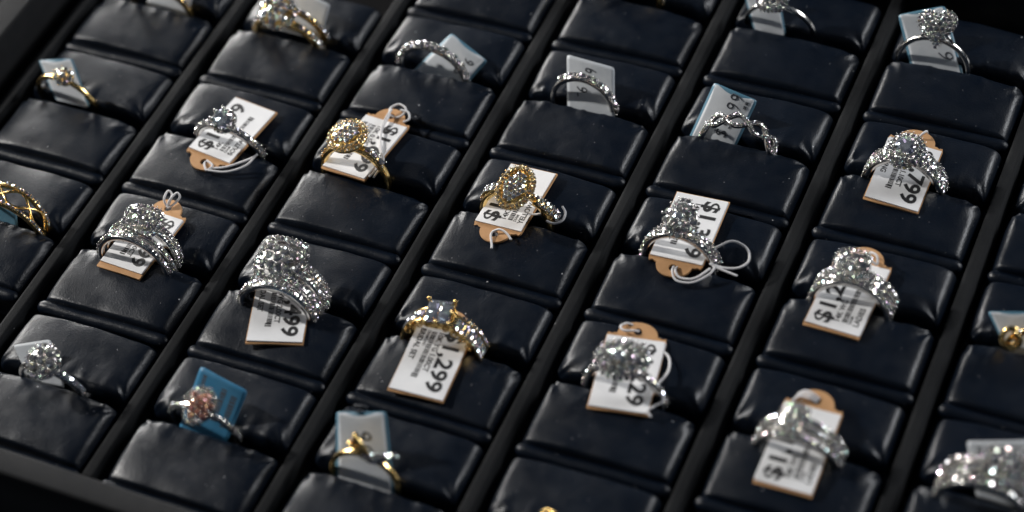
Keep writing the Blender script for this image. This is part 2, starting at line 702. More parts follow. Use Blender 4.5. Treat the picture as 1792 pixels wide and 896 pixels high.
class Ring:
    def __init__(s, name, label, loc, roll=0, pitch=0, yaw=0, metal="white_gold", group=None):
        s.o = empty(name, loc, (R_(pitch), R_(roll), R_(yaw)))
        tag(s.o, label, "ring", group)
        s.metal = M[metal]
        s.hz = 1.0; s.ht = 0.0; s.hx = 0.0; s.hy = 0.0; s.hr = 0.0

    def shank(s, R, w=0.2, t=0.13, y=0.0, a0=0, a1=360, metal=None):
        """full hoop; w may be a function of the angle in degrees"""
        mb = MB()
        full = abs(a1 - a0) >= 359
        P = arc(R, a0, a1, 72 if full else max(16, int(abs(a1 - a0) / 5)), y)
        W = (lambda u: w(a0 + (a1 - a0) * u)) if callable(w) else w
        if full:
            P = P[:-1]
        mb.strip(P, W, t, full)
        s.last = mb.build("band", M[metal] if metal else s.metal, s.o)
        return s.last

    def pave(s, R, a0, a1, r, y=0.0, gem="gem", beads=True, gap=1.0, rows=1, name="pave_stones", claw=None, w=None, lift=0.3):
        """stones set in rows along a band, with little claws between them"""
        P = arc(R, a0, a1, 240, y)
        g, bm = MB(), MB()
        for row in range(rows):
            off = (row - (rows - 1) / 2) * r * 1.9
            acc = (row % 2) * r
            last = None
            for (p, n, b) in P:
                q = p + b * off
                if last is not None: acc += (q - last).length
                last = q
                if acc >= 2 * r * gap:
                    acc = 0
                    g.gem(q + n * r * lift, n + Vector([random.uniform(-.16, .16) for _ in range(3)]), r * random.uniform(0.93, 1.03))
                    if beads:
                        for sg in (-1, 1):
                            bm.bead(q + b * sg * r * 0.95 + n * r * 0.42 + b.cross(n) * r * gap, r * 0.25)
        o = g.build(name, M[gem], s.o)
        if beads and bm.v:
            join_into(s.last, bm, M[claw] if claw else s.metal)
        return o

    # ---- head: local plane at height hz, tilted by ht (towards the viewer), twisted by hr
    def set_head(s, z, tilt=0.0, x=0.0, y=0.0, twist=0.0):
        s.hm = Matrix.Translation((x, y, z)) @ Matrix.Rotation(R_(tilt), 4, "X") @ Matrix.Rotation(R_(twist), 4, "Z")

    def H(s, x, y, z=0.0):
        return s.hm @ Vector((x, y, z))

    def Hn(s, x, y, z=1.0):
        return (s.hm.to_3x3() @ Vector((x, y, z))).normalized()

    def basket(s, shape, a, b, z0, z1, k=0.5, name="setting", metal=None):
        """the metal the head's stones sit in: a cup that narrows down to the band"""
        mb = MB()
        n = 40
        z1 -= 0.13
        rings = []
        for f, z in ((k, z0), (k * 0.5 + 0.42, z0 * 0.55 + z1 * 0.45), (0.93, z1 - 0.09), (1.0, z1 - 0.05), (1.0, z1), (0.94, z1 + 0.015)):
            rings.append([s.H(shape(2 * PI * i / n)[0] * a * f, shape(2 * PI * i / n)[1] * b * f, z) for i in range(n)])
        vs = [p for r in rings for p in r]
        fs = []
        for l in range(len(rings) - 1):
            for i in range(n):
                j = (i + 1) % n
                fs.append((l * n + i, l * n + j, (l + 1) * n + j, (l + 1) * n + i))
        fs.append(tuple((len(rings) - 1) * n + i for i in range(n)))
        fs.append(tuple(reversed(range(n))))
        mb.add(vs, fs, True)
        s.last = mb.build(name, M[metal] if metal else s.metal, s.o)
        return s.last

    def halo(s, shape, a, b, r, z=0.0, gem="gem", out=0.0, beads=True, name="halo_stones", claw=None):
        g, bm = MB(), MB()
        pts = [Vector((shape(2 * PI * i / 400)[0] * a, shape(2 * PI * i / 400)[1] * b, 0)) for i in range(400)]
        acc = 0
        total = sum((pts[i] - pts[i - 1]).length for i in range(400))
        cnt = max(5, round(total / (2.02 * r)))
        step = total / cnt
        for i in range(400):
            acc += (pts[i] - pts[i - 1]).length
            if acc >= step * 0.999:
                acc -= step
                p = pts[i]
                d = p.normalized()
                n = s.Hn(d.x * out + random.uniform(-.1, .1), d.y * out + random.uniform(-.1, .1), 1)
                g.gem(s.H(p.x, p.y, z), n, r * random.uniform(0.95, 1.03))
                if beads:
                    t = Vector((-d.y, d.x, 0))
                    for sg in (-1, 1):
                        q = p + t * r + d * sg * r * 0.85
                        bm.bead(s.H(q.x, q.y, z + r * 0.22), r * 0.30)
        g.build(name, M[gem], s.o)
        if bm.v: join_into(s.last, bm, M[claw] if claw else s.metal)

    def cluster(s, shape, a, b, r, z=0.0, dome=0.25, gem="gem", beads=True, name="cluster_stones", claw=None, square=False):
        g, bm = MB(), MB()
        dy = 1.76 * r
        ny = int(b * 1.3 / dy) + 1
        for j in range(-ny, ny + 1):
            nx = int(a * 1.4 / (2 * r)) + 2
            for i in range(-nx, nx + 1):
                x = (i + (0.5 if j % 2 else 0)) * 2.03 * r
                y = j * dy
                an = math.atan2(y / b, x / a)
                sh = shape(an)
                lim = math.hypot(sh[0], sh[1])
                if math.hypot(x / a, y / b) > lim * (1 - 0.35 * r / max(a, b)): continue
                d2 = (x / a) ** 2 + (y / b) ** 2
                h = z + dome * a * (1 - d2) * 0.5
                g.gem(s.H(x, y, h), s.Hn(x / a * dome * 1.6 + random.uniform(-.14, .14), y / b * dome * 1.6 + random.uniform(-.14, .14), 1), r * random.uniform(0.95, 1.04))
                if beads:
                    for q in (0.5, 2.6, 4.7):
                        bm.bead(s.H(x + math.cos(q) * r * 1.08, y + math.sin(q) * r * 1.08, h + r * 0.16), r * 0.26)
        g.build(name, M[gem], s.o)
        if bm.v: join_into(s.last, bm, M[claw] if claw else s.metal)

    def round_stone(s, x, y, z, r, prongs=6, name="center_stone", gem="center", claw=None, pr=0.16, twist=0.3):
        g = MB(); g.gem(s.H(x, y, z), s.Hn(0, 0), r, 0.2)
        g.build(name, M[gem], s.o)
        if prongs:
            bm = MB()
            for k in range(prongs):
                an = twist + 2 * PI * k / prongs
                c, q = math.cos(an), math.sin(an)
                bm.tube([s.H(x + c * r * 0.6, y + q * r * 0.6, z - r * 0.9), s.H(x + c * r * 1.06, y + q * r * 1.06, z), s.H(x + c * r * 1.02, y + q * r * 1.02, z + r * 0.22)], r * pr * 0.7, 6)
                bm.bead(s.H(x + c * r * 0.98, y + q * r * 0.98, z + r * 0.24), r * pr)
            bm.build("prongs", M[claw] if claw else s.metal, s.o)


def circle(t): return (math.cos(t), math.sin(t))
def cushion(t):
    c, q = math.cos(t), math.sin(t)
    k = 1 / (abs(c) ** 3.6 + abs(q) ** 3.6) ** (1 / 3.6)
    return (c * k, q * k)
def heart_shape(t):
    # point towards the viewer (-y)
    x = 16 * math.sin(t) ** 3
    y = 13 * math.cos(t) - 5 * math.cos(2 * t) - 2 * math.cos(3 * t) - math.cos(4 * t)
    return (x / 16.0, (y + 2.5) / 15.0)
_hs = [heart_shape(2 * PI * i / 720) for i in range(720)]
_hp = sorted((math.atan2(y, x), math.hypot(x, y)) for x, y in _hs)
def heart(t):
    t = (t + PI) % (2 * PI) - PI
    r = min(_hp, key=lambda q: abs(q[0] - t))[1]
    return (math.cos(t) * r, math.sin(t) * r)
def pear(t):
    # point towards the viewer
    c, q = math.cos(t), math.sin(t)
    r = 1.0 + (0.18 * max(0, -q) ** 3) - 0.10 * max(0, -q) * abs(c) * 2
    return (c * r, q * r)


WG, YG = "white_gold", "yellow_gold"
DEG = lambda a, c=90: abs(a - c)


def top_taper(w0, w1, c=90, span=75):
    """band width that grows from w0 at the foot to w1 at the top"""
    return lambda a: w0 + (w1 - w0) * max(0, 1 - abs(((a - c + 180) % 360) - 180) / span)


POSE = {
    'cl_y': (6.37, 2.09, 4.3, 10.0), 'etern': (10.70, 2.08, 9.9, 2.0), 'dark': (14.96, 2.15, 1.5, -7.5), 'twist': (19.24, 2.03, 0.1, 2.2),
    'heart': (23.05, 6.29, 0.5, -1.6), 'sq': (18.87, 6.43, -7.1, 8.0), 'sol': (6.79, -2.11, 6.3, 8.0), 'yround': (10.39, -2.00, -7.8, -11.0),
    'oval': (14.90, -2.04, 4.3, 3.3), '13': (19.20, -2.04, -3.5, -8.0), '799': (23.53, 2.05, -2.8, -4.6), '122': (23.48, -2.02, -5.9, -5.0),
    '199': (6.49, -6.21, 5.0, -9.0), '3499': (10.68, -6.35, -5.0, -9.0), '1299': (14.84, -6.30, -0.4, -4.9), '229': (19.39, -6.22, -2.4, -6.0),
    '1br': (23.61, -6.36, -6.0, 4.0), 'cl_w': (6.49, -10.44, 3.4, 4.5), 'pink': (10.56, -10.28, 9.0, 5.8), 'bow': (14.75, -10.33, 4.7, -8.0),
    'small': (1.64, -1.93, 12.0, 5.0),
}


def ring(name, key, label, metal=WG, zc=0.0):
    x, y, roll, pitch = POSE[key]
    return Ring(name, label, (x, y, zc), roll, pitch, 0, metal)


# 1 solitaire, second column
g = ring("solitaire_ring", "sol", "white gold solitaire ring with one round diamond and a thin diamond band")
g.shank(0.99, 0.20, 0.13)
g.pave(1.0, 2, 178, 0.075, gap=1.06)
g.set_head(1.20, 12)
g.basket(circle, 0.28, 0.28, -0.22, -0.02, 0.5)
g.round_stone(0, 0, 0.08, 0.30, 8, pr=0.20)
g.halo(circle, 0.30, 0.30, 0.05, -0.03)

# 2 yellow gold round halo
g = ring("halo_ring", "yround", "yellow gold ring with a round white cluster inside a round gold halo", YG)
g.shank(1.0, top_taper(0.19, 0.27), 0.14)
g.pave(1.01, 22, 62, 0.105, gap=1.02, claw=WG)
g.pave(1.01, 120, 158, 0.07, gap=1.05, gem="warm")
g.set_head(1.27, 14)
g.basket(circle, 0.50, 0.50, -0.26, 0.0, 0.45)
g.halo(circle, 0.50, 0.50, 0.055, -0.06, gem="warm", out=0.9)
g.halo(circle, 0.445, 0.445, 0.06, 0.03, gem="warm")
g.cluster(circle, 0.39, 0.39, 0.075, 0.08, 0.2, claw=WG)

# 3 oval, gold double halo, bypass band
g = ring("halo_ring", "oval", "yellow gold ring with an oval white cluster inside a gold double halo", YG)
g.shank(1.0, 0.18, 0.14, y=lambda a: 0.10 - 0.10 * math.cos(R_(a * 2)))
g.shank(1.03, lambda a: 0.24, 0.12, y=lambda a: 0.26 - 0.20 * math.sin(R_(a)), a0=-30, a1=62)
g.shank(1.03, lambda a: 0.22, 0.12, y=lambda a: 0.30 - 0.20 * math.sin(R_(a)), a0=112, a1=200)
g.pave(1.04, -8, 60, 0.072, y=lambda a: 0.26 - 0.20 * math.sin(R_(a)), rows=2, beads=True, claw=WG)
g.pave(1.04, 118, 185, 0.06, y=lambda a: 0.30 - 0.20 * math.sin(R_(a)), rows=2, claw=WG)
g.set_head(1.26, 24, 0, 0.02, -14)
g.basket(circle, 0.43, 0.56, -0.26, 0.0, 0.45)
g.halo(circle, 0.43, 0.56, 0.05, -0.06, gem="warm", out=0.9)
g.halo(circle, 0.38, 0.51, 0.058, 0.02, gem="warm")
g.cluster(circle, 0.31, 0.42, 0.062, 0.06, 0.2, claw=WG)

# 4 two stacked flower clusters
g = ring("engagement_ring", "13", "white gold ring with stacked diamond flower clusters, beside a long looping white string")
g.shank(0.96, 0.16, 0.13, y=0.12)
g.shank(0.97, 0.16, 0.13, y=-0.10)
g.pave(0.97, 0, 180, 0.068, y=0.12)
g.pave(0.98, 0, 180, 0.072, y=-0.10)
g.set_head(1.16, 26, -0.04, 0.20)
g.basket(circle, 0.40, 0.40, -0.24, 0.0, 0.5)
g.halo(circle, 0.34, 0.34, 0.115, 0.04, out=0.35)
g.halo(circle, 0.20, 0.20, 0.075, 0.11, out=0.2, beads=False)
g.round_stone(0, 0, 0.14, 0.14, 4)
g.set_head(1.10, 48, -0.04, -0.08)
g.cluster(circle, 0.24, 0.26, 0.095, 0.0, 0.2)
g.set_head(1.36, 20, -0.02, 0.42)
g.cluster(circle, 0.27, 0.22, 0.08, 0.05, 0.2)

# 5 swirling three row ring with round stone
g = ring("engagement_ring", "799", "white gold ring with interlaced diamond rows, over the tag ending in 799")
for ph, am, sg in ((0.0, 0.30, 1), (0.0, 0.30, -1)):
    yf = (lambda a, am=am, sg=sg: sg * am * (0.35 + 0.65 * abs(math.cos(R_(a)))) * 0.9 * math.sin(R_(max(0, min(180, a)) * 1.0)) ** 0.4 if 0 < a < 180 else 0.0)
    g.shank(1.0, 0.17, 0.13, y=yf)
    g.pave(1.01, 4, 176, 0.066, y=yf, rows=2 if sg < 0 else 1)
g.shank(1.01, 0.2, 0.13)
g.pave(1.02, 3, 70, 0.066, rows=2)
g.pave(1.02, 110, 177, 0.066, rows=2)
g.set_head(1.14, 22)
g.basket(circle, 0.40, 0.42, -0.2, 0.0, 0.5)
g.halo(circle, 0.44, 0.46, 0.062, -0.08, out=0.6)
g.halo(circle, 0.36, 0.37, 0.06, 0.02)
g.round_stone(0, 0.02, 0.12, 0.27, 4, pr=0.2)
g.set_head(1.10, 50, 0.0, -0.34)
g.cluster(circle, 0.34, 0.16, 0.07, 0.0, 0.3)

# 6 cushion cluster, three rows
g = ring("bridal_ring", "122", "three row white gold bridal ring with square cluster, over the tag starting $1,22")
for y0, rr in ((0.24, 0.07), (0.0, 0.075), (-0.24, 0.075)):
    yf = lambda a, y0=y0: y0 * (0.72 + 0.28 * abs(math.cos(R_(a))))
    g.shank(0.99, 0.18, 0.13, y=yf)
    g.pave(1.0, 2, 178, rr, y=yf)
g.set_head(1.22, 18, -0.02, 0.14)
g.basket(cushion, 0.40, 0.36, -0.25, 0.0, 0.55)
g.halo(cushion, 0.40, 0.36, 0.055, -0.02, out=0.5)
g.cluster(cushion, 0.35, 0.32, 0.10, 0.06, 0.15, gem="gem")

# 7 cushion halo with split shank and front band
g = ring("bridal_ring", "199", "white gold bridal ring with cushion cluster and stacked bands, string bow behind it")
for y0, y1, rr in ((0.34, 0.18, 0.048), (0.10, 0.05, 0.048), (-0.20, -0.12, 0.050), (-0.46, -0.37, 0.062)):
    yf = lambda a, y0=y0, y1=y1: y1 + (y0 - y1) * math.sin(R_(max(0, min(180, a)))) ** 0.7 if 0 < a < 180 else y1
    rf = lambda a, k=y0: 1.01 + (0.06 if k in (0.10, -0.46) else 0.0) * max(0.0, math.sin(R_(a)))
    g.shank(rf, 0.15, 0.13, y=yf)
    g.pave(lambda a, rf=rf: rf(a) + 0.01, 0, 180, rr, y=yf)
g.set_head(1.20, 18, 0, 0.12, 6)
g.basket(cushion, 0.46, 0.40, -0.28, 0.0, 0.6)
g.halo(cushion, 0.47, 0.41, 0.052, -0.07, out=0.8)
g.halo(cushion, 0.42, 0.36, 0.052, 0.01)
g.cluster(cushion, 0.35, 0.30, 0.085, 0.06, 0.15)

# 8 large cluster with swirling bands
g = ring("bridal_ring", "3499", "largest white gold bridal ring, big cushion cluster and broad swirling diamond bands")
for y0, y1, ph, rr, rows in ((0.42, 0.20, 0.0, 0.050, 2), (0.10, 0.05, 0.3, 0.050, 2), (-0.20, -0.10, -0.2, 0.054, 2), (-0.53, -0.36, 0.0, 0.050, 2)):
    yf = lambda a, y0=y0, y1=y1, ph=ph: y1 + (y0 - y1) * math.sin(R_(max(0, min(180, a)))) ** 0.6 + 0.07 * math.sin(R_(2 * a) + ph) if 0 < a < 180 else y1 + 0.07 * math.sin(R_(2 * a) + ph)
    rf = lambda a, k=y0: 1.00 + (0.09 if k in (0.10, -0.53) else 0.0) * max(0.0, math.sin(R_(a)))
    g.shank(rf, 0.24, 0.14, y=yf)
    g.pave(lambda a, rf=rf: rf(a) + 0.01, 0, 180, rr, y=yf, rows=rows)
g.set_head(1.31, 30, -0.02, 0.10, -6)
g.basket(cushion, 0.62, 0.56, -0.46, 0.0, 0.45)
g.halo(cushion, 0.63, 0.57, 0.06, -0.10, out=0.9)
g.halo(cushion, 0.57, 0.51, 0.062, -0.02, out=0.4)
g.cluster(cushion, 0.50, 0.45, 0.118, 0.05, 0.3)

# 9 yellow gold princess quad with baguettes
g = ring("bridal_ring", "1299", "yellow gold ring with a square four stone head, above the $1,299 tag", YG)
g.shank(1.02, top_taper(0.34, 0.50), 0.15, y=0.02)
g.shank(1.045, 0.06, 0.10, y=0.22, a0=0, a1=180)
g.shank(1.045, 0.06, 0.10, y=-0.18, a0=0, a1=180)
sm = MB()
for a in list(range(8, 66, 7)) + list(range(116, 174, 7)):
    n = Vector((math.cos(R_(a)), 0, math.sin(R_(a))))
    sm.square_gem(n * 1.045 + Vector((0, 0.02, 0)), n, 0.06, (0, 1, 0), 2.3, 0.9)
sm.build("baguette_stones", M["center"], g.o)
g.pave(1.06, 5, 66, 0.05, y=0.22, claw=YG)
g.pave(1.06, 5, 66, 0.05, y=-0.18, claw=YG)
g.set_head(1.11, 14, -0.02, 0.04, 8)
g.basket(cushion, 0.36, 0.32, -0.25, -0.05, 0.6)
qs = MB()
for x, y in ((-1, -1), (1, -1), (1, 1), (-1, 1)):
    qs.square_gem(g.H(x * 0.155, y * 0.145, 0.03), g.Hn(x * 0.06, y * 0.06), 0.15, g.Hn(1, 0, 0))
qs.build("square_stones", M["center"], g.o)
pr = MB()
for x, y in ((-1, -1), (1, -1), (1, 1), (-1, 1), (1.02, 0), (0, -1.0)):
    pr.tube([g.H(x * 0.2, y * 0.2, -0.25), g.H(x * 0.33, y * 0.31, 0), g.H(x * 0.33, y * 0.31, 0.05)], 0.04, 6)
    pr.bead(g.H(x * 0.32, y * 0.30, 0.07), 0.055)
pr.build("prongs", M["yellow_gold"], g.o)
fl = MB()
for k in range(9):
    a = 32 + k * 14.5
    c = Vector((math.cos(R_(a)) * 0.93, -0.235, math.sin(R_(a)) * 0.93))
    fl.tube([c + Vector((math.cos(q) * 0.075, 0, math.sin(q) * 0.075)) for q in [i * PI / 5 for i in range(10)]], 0.02, 5, True)
fl.build("filigree", M["yellow_gold"], g.o)

# 10 wide marquise-like cluster
g = ring("cluster_ring", "229", "white gold ring with a wide oval diamond cluster, over the tag ending in 229")
g.shank(1.0, 0.16, 0.13)
g.pave(1.01, -2, 60, 0.072)
g.pave(1.01, 120, 182, 0.072)
g.set_head(1.16, 20, -0.06, 0.06, 3)
g.basket(circle, 0.58, 0.42, -0.28, 0.0, 0.45)
g.halo(circle, 0.62, 0.47, 0.075, -0.12, out=0.9)
g.halo(circle, 0.46, 0.32, 0.12, 0.0, out=0.5)
g.halo(circle, 0.23, 0.13, 0.11, 0.09, out=0.3)
g.round_stone(0, 0, 0.13, 0.13, 4)

# 11 small cushion, three rows, bottom right
g = ring("bridal_ring", "1br", "blurred white gold bridal ring with small raised cluster, on the lowest tag with kraft end")
for y0, rr in ((0.20, 0.062), (-0.02, 0.065), (-0.28, 0.080)):
    yf = lambda a, y0=y0: y0 * (0.75 + 0.25 * math.sin(R_(a)))
    g.shank(1.0, 0.16, 0.13, y=yf)
    g.pave(1.01, -2, 182, rr, y=yf)
g.set_head(1.17, 14, -0.04, 0.10)
g.basket(cushion, 0.30, 0.30, -0.22, 0.0, 0.6)
g.halo(cushion, 0.31, 0.31, 0.055, -0.03, out=0.6)
g.cluster(cushion, 0.25, 0.25, 0.075, 0.05, 0.2)

# 12 white flower cluster, front left
g = ring("cluster_ring", "cl_w", "white gold ring with round flower cluster and baguette shoulder, front row at far left")
g.shank(0.92, top_taper(0.16, 0.22), 0.13)
sm = MB()
for a in range(18, 62, 9):
    n = Vector((math.cos(R_(a)), 0, math.sin(R_(a))))
    sm.square_gem(n * 0.935, n, 0.068, (0, 1, 0), 1.0, 1.0)
sm.build("baguette_stones", M["center"], g.o)
g.pave(0.93, -2, 14, 0.07)
g.set_head(1.09, 18)
g.basket(circle, 0.40, 0.40, -0.22, 0.0, 0.45)
g.halo(circle, 0.40, 0.40, 0.062, -0.02, out=0.5)
g.cluster(circle, 0.34, 0.34, 0.115, 0.05, 0.10)

# 13 pink pear
g = ring("pink_diamond_ring", "pink", "ring with a pear shaped pink diamond cluster in a white halo")
g.shank(0.92, 0.13, 0.12)
g.pave(0.93, -2, 60, 0.058)
g.pave(0.93, 128, 178, 0.05)
g.set_head(1.10, 30, 0, -0.02, -18)
g.basket(pear, 0.36, 0.40, -0.25, 0.0, 0.4)
g.halo(pear, 0.37, 0.42, 0.048, -0.02, out=0.4)
g.cluster(pear, 0.31, 0.35, 0.078, 0.05, 0.2, gem="pink")

# 14 gold bow
g = ring("bow_ring", "bow", "slim yellow gold ring with a bow of gold and diamond loops", YG)
g.shank(0.90, 0.13, 0.11)
bw = MB()
def loop(cx, cz, rx, ry, ang, mb, r):
    pts = []
    for i in range(24):
        t = 2 * PI * i / 24
        x, z = rx * (math.cos(t) + 1), ry * math.sin(t) * (0.35 + 0.65 * math.sin(t / 2))
        c, q = math.cos(R_(ang)), math.sin(R_(ang))
        pts.append((cx + x * c - z * q, -0.05 + 0.10 * math.sin(t), cz + x * q + z * c))
    mb.tube(pts, r, 6, True)
    return pts
loop(-0.02, 0.93, 0.26, 0.20, 112, bw, 0.065)
loop(-0.02, 0.93, 0.20, 0.15, 152, bw, 0.055)
bw.tube([(0.02, -0.03, 0.90), (-0.06, -0.08, 1.08), (-0.12, -0.08, 1.28), (-0.15, -0.06, 1.46)], [0.07, 0.15, 0.12, 0.03], 8, flat=0.5)
bw.bead((0, -0.09, 0.93), 0.11)
bw.build("gold_loops", M["yellow_gold"], g.o)
dl = MB()
P1 = [(0.05, -0.12, 0.95), (0.25, -0.14, 1.03), (0.52, -0.14, 1.16), (0.80, -0.12, 1.30)]
P2 = [(0.05, -0.12, 0.90), (0.25, -0.16, 0.90), (0.48, -0.16, 1.00), (0.66, -0.14, 1.18)]
P3 = [(0.08, -0.12, 0.92), (0.22, -0.17, 0.97), (0.42, -0.16, 1.07)]
db = MB()
for P_ in (P1, P2, P3):
    cc = catmull(P_, 4)
    db.tube(cc, 0.055, 6)
    for i, c in enumerate(cc):
        dl.gem(c + Vector((0, -0.03, 0.045)), (random.uniform(-.3, .3), -0.6, 0.8), 0.072)
dl.build("pave_stones", M["gem"], g.o)
db.build("diamond_loop", M["white_gold"], g.o)

# 15 small gold cluster, far left
g = ring("cluster_ring", "small", "slim yellow gold ring with a tiny flower cluster by the left rim", YG)
g.shank(0.95, 0.12, 0.11)
g.set_head(1.04, 20)
g.basket(circle, 0.24, 0.22, -0.15, 0.0, 0.5)
g.halo(circle, 0.20, 0.19, 0.085, 0.03, out=0.3, claw=YG)
g.round_stone(0, 0, 0.08, 0.11, 4, gem="gem", claw=YG)

# 16 yellow gold round cluster with two bands (top, second column)
g = ring("bridal_ring", "cl_y", "yellow gold bridal ring with a large round diamond cluster and twin diamond bands", YG)
g.shank(1.02, 0.22, 0.14, y=-0.12)
g.shank(1.03, 0.16, 0.14, y=lambda a: 0.24 + 0.05 * math.sin(R_(a)))
g.pave(1.03, 0, 66, 0.085, y=-0.12, claw=WG)
g.pave(1.03, 116, 180, 0.085, y=-0.12, claw=WG)
g.pave(1.04, 0, 180, 0.07, y=lambda a: 0.24 + 0.05 * math.sin(R_(a)), claw=WG)
g.set_head(1.20, 18, -0.14, -0.04)
g.basket(circle, 0.50, 0.46, -0.25, 0.0, 0.5)
g.halo(circle, 0.50, 0.46, 0.07, -0.04, out=0.6, claw=WG)
g.cluster(circle, 0.42, 0.39, 0.10, 0.05, 0.3, claw=WG)

# 17 eternity band of small flower groups
g = ring("eternity_ring", "etern", "white gold eternity band of clustered diamonds, before a tag turned on its corner")
g.shank(0.95, 0.15, 0.11)
fb, cb = MB(), MB()
k = 0
for a in range(-8, 190, 9):
    n = Vector((math.cos(R_(a)), 0, math.sin(R_(a)))); t = Vector((-n.z, 0, n.x))
    c = n * (0.97 + 0.02 * (k % 2))
    if k % 2 == 0:
        fb.gem(c + n * 0.05, n, 0.095); cb.bead(c, 0.07)
    else:
        for s_ in (-1, 1):
            fb.gem(c + n * 0.03 + Vector((0, s_ * 0.082, 0)), n + Vector((0, s_ * 0.4, 0)), 0.078)
            cb.bead(c + Vector((0, s_ * 0.08, -0.02)), 0.06)
    for s_ in (-1, 1):
        cb.bead(c + n * 0.06 + t * 0.075 + Vector((0, s_ * 0.06, 0)), 0.030)
    k += 1
fb.build("pave_stones", M["gem"], g.o); join_into(g.last, cb, g.metal)

# 18 half band with prong set stones
g = ring("half_eternity_ring", "dark", "white gold band with one row of claw-set diamonds before a plain white tag")
g.shank(0.90, 0.15, 0.12)
g.pave(0.92, -4, 136, 0.085, gap=0.98, lift=0.55)

# 19 twisted open band
g = ring("twisted_ring", "twist", "openwork white gold band of twisted diamond links")
for sg in (1, -1):
    yf = lambda a, sg=sg: sg * 0.18 * math.sin(R_(a * 5 + 0))
    g.shank(0.97, 0.085, 0.10, y=yf)
    g.pave(0.98, -5, 185, 0.042, y=yf, gap=0.95)

# 20 heart halo
g = ring("heart_ring", "heart", "plain polished white gold ring with a heart shaped diamond cluster")
g.shank(0.98, 0.12, 0.12)
g.set_head(1.24, 46, 0, -0.02, 8)
g.basket(heart, 0.46, 0.46, -0.22, 0.0, 0.45)
g.halo(heart, 0.47, 0.47, 0.05, -0.01, out=0.3)
g.cluster(heart, 0.40, 0.40, 0.075, 0.06, 0.3)
cl = MB()
for x, y in ((-0.38, 0.34), (0.38, 0.34), (0, 0.22)):
    cl.tube([g.H(x, y, -0.1), g.H(x, y, 0.16)], 0.025, 5); cl.bead(g.H(x, y, 0.17), 0.035)
cl.build("prongs", g.metal, g.o)
sd = MB()
for x in (-0.44, 0.50):
    sd.tube([(x * 0.9, 0, 0.86), (x * 0.75, -0.03, 1.0), (x * 0.5, -0.05, 1.12)], 0.04, 6)
sd.build("shoulders", g.metal, g.o)

# 21 square halo, back row
g = ring("halo_ring", "sq", "plain polished white gold ring with a square layered halo, left of the heart ring")
g.shank(0.98, 0.11, 0.11)
g.set_head(1.28, 24, -0.02, 0.0, 4)
g.basket(cushion, 0.37, 0.37, -0.3, 0.0, 0.7)
g.halo(cushion, 0.38, 0.38, 0.052, -0.16, out=0.9)
g.halo(cushion, 0.36, 0.36, 0.055, 0.0, out=0.4)
g.cluster(cushion, 0.29, 0.29, 0.09, 0.06, 0.2)

# 22 openwork gold band, left edge
g = Ring("openwork_ring", "wide yellow gold openwork ring with crossing strands at the photo's left edge", (2.58, -6.24, 0.0), 2, -4, 0, YG)
for y0 in (0.30, -0.30):
    g.shank(1.03, 0.10, 0.12, y=lambda a, y0=y0: y0 * (0.55 + 0.45 * math.sin(R_(a))) if 0 < a < 180 else y0 * 0.55)
    g.pave(1.04, 0, 180, 0.045, y=lambda a, y0=y0: y0 * (0.55 + 0.45 * math.sin(R_(a))), claw=YG)
for sg in (1, -1):
    mb = MB()
    P = arc(1.0, -10, 190, 90, lambda a, sg=sg: sg * 0.24 * math.sin(R_(a * 4)) * (0.55 + 0.45 * max(0, math.sin(R_(a)))))
    mb.tube([p for p, n, b in P], 0.035, 6)
    mb.build("crossing_strand", M["yellow_gold"], g.o)

# 23 gold ring partly cut by the top edge, first column
g = Ring("cluster_ring", "yellow gold ring cut by the photo's top edge beside a dim pale tag", (2.32, 2.07, -0.05), -6, 4, 0, YG)
g.shank(0.98, 0.16, 0.13)
g.pave(0.99, 10, 70, 0.07, claw=YG)
g.set_head(1.1, 18)
g.basket(circle, 0.34, 0.32, -0.2, 0.0, 0.5)
g.cluster(circle, 0.32, 0.30, 0.09, 0.05, 0.3, claw=YG)

# 24 gold ring cut by the top edge, fourth column
g = Ring("gold_ring", "yellow gold ring of which only the foot shows at the photo's top edge", (14.55, 6.42, -0.05), 0, 0, 0, YG)
g.shank(1.02, 0.26, 0.14)
g.pave(1.03, -2, 178, 0.08, claw=YG)

# 25 gold ring cut by the bottom edge
g = Ring("filigree_ring", "yellow gold ring whose tip alone rises into the photo's bottom edge", (19.34, -10.42, -0.16), 0, 2, 0, YG)
g.shank(1.0, 0.16, 0.13)
g.set_head(1.03, 14, -0.02)
g.basket(circle, 0.24, 0.22, -0.2, 0.0, 0.5)
bw = MB()
for k in range(6):
    an = k * PI / 3
    bw.tube([g.H(0.12 * math.cos(an) + 0.10 * math.cos(q), 0.12 * math.sin(an) + 0.10 * math.sin(q), 0.05 + 0.02 * math.sin(2 * q)) for q in [i * PI / 5 for i in range(10)]], 0.03, 5, True)
bw.bead(g.H(0, 0, 0.08), 0.09)
bw.build("gold_flower", M["yellow_gold"], g.o)

# 26 gold knot ring, right edge
g = Ring("knot_ring", "yellow gold ring with a coiled loop at the photo's right edge", (27.95, -2.08, 0.0), -10, 0, 0, YG)
g.shank(0.92, 0.13, 0.12)
kn = MB()
for rx, cz, ph in ((0.20, 0.60, 0.0), (0.17, 0.66, 0.7)):
    kn.tube([(-0.66 + rx * math.cos(q), -0.12 + 0.12 * math.sin(q + ph), cz + 0.20 * math.sin(q)) for q in [i * PI / 10 for i in range(20)]], 0.062, 7, True)
kn.tube(catmull([(-0.62, -0.12, 0.44), (-0.45, -0.2, 0.52), (-0.40, -0.18, 0.72), (-0.55, -0.1, 0.85)], 6), 0.055, 7)
kn.build("gold_loops", M["yellow_gold"], g.o)
g.pave(0.94, 40, 130, 0.07, y=-0.04)

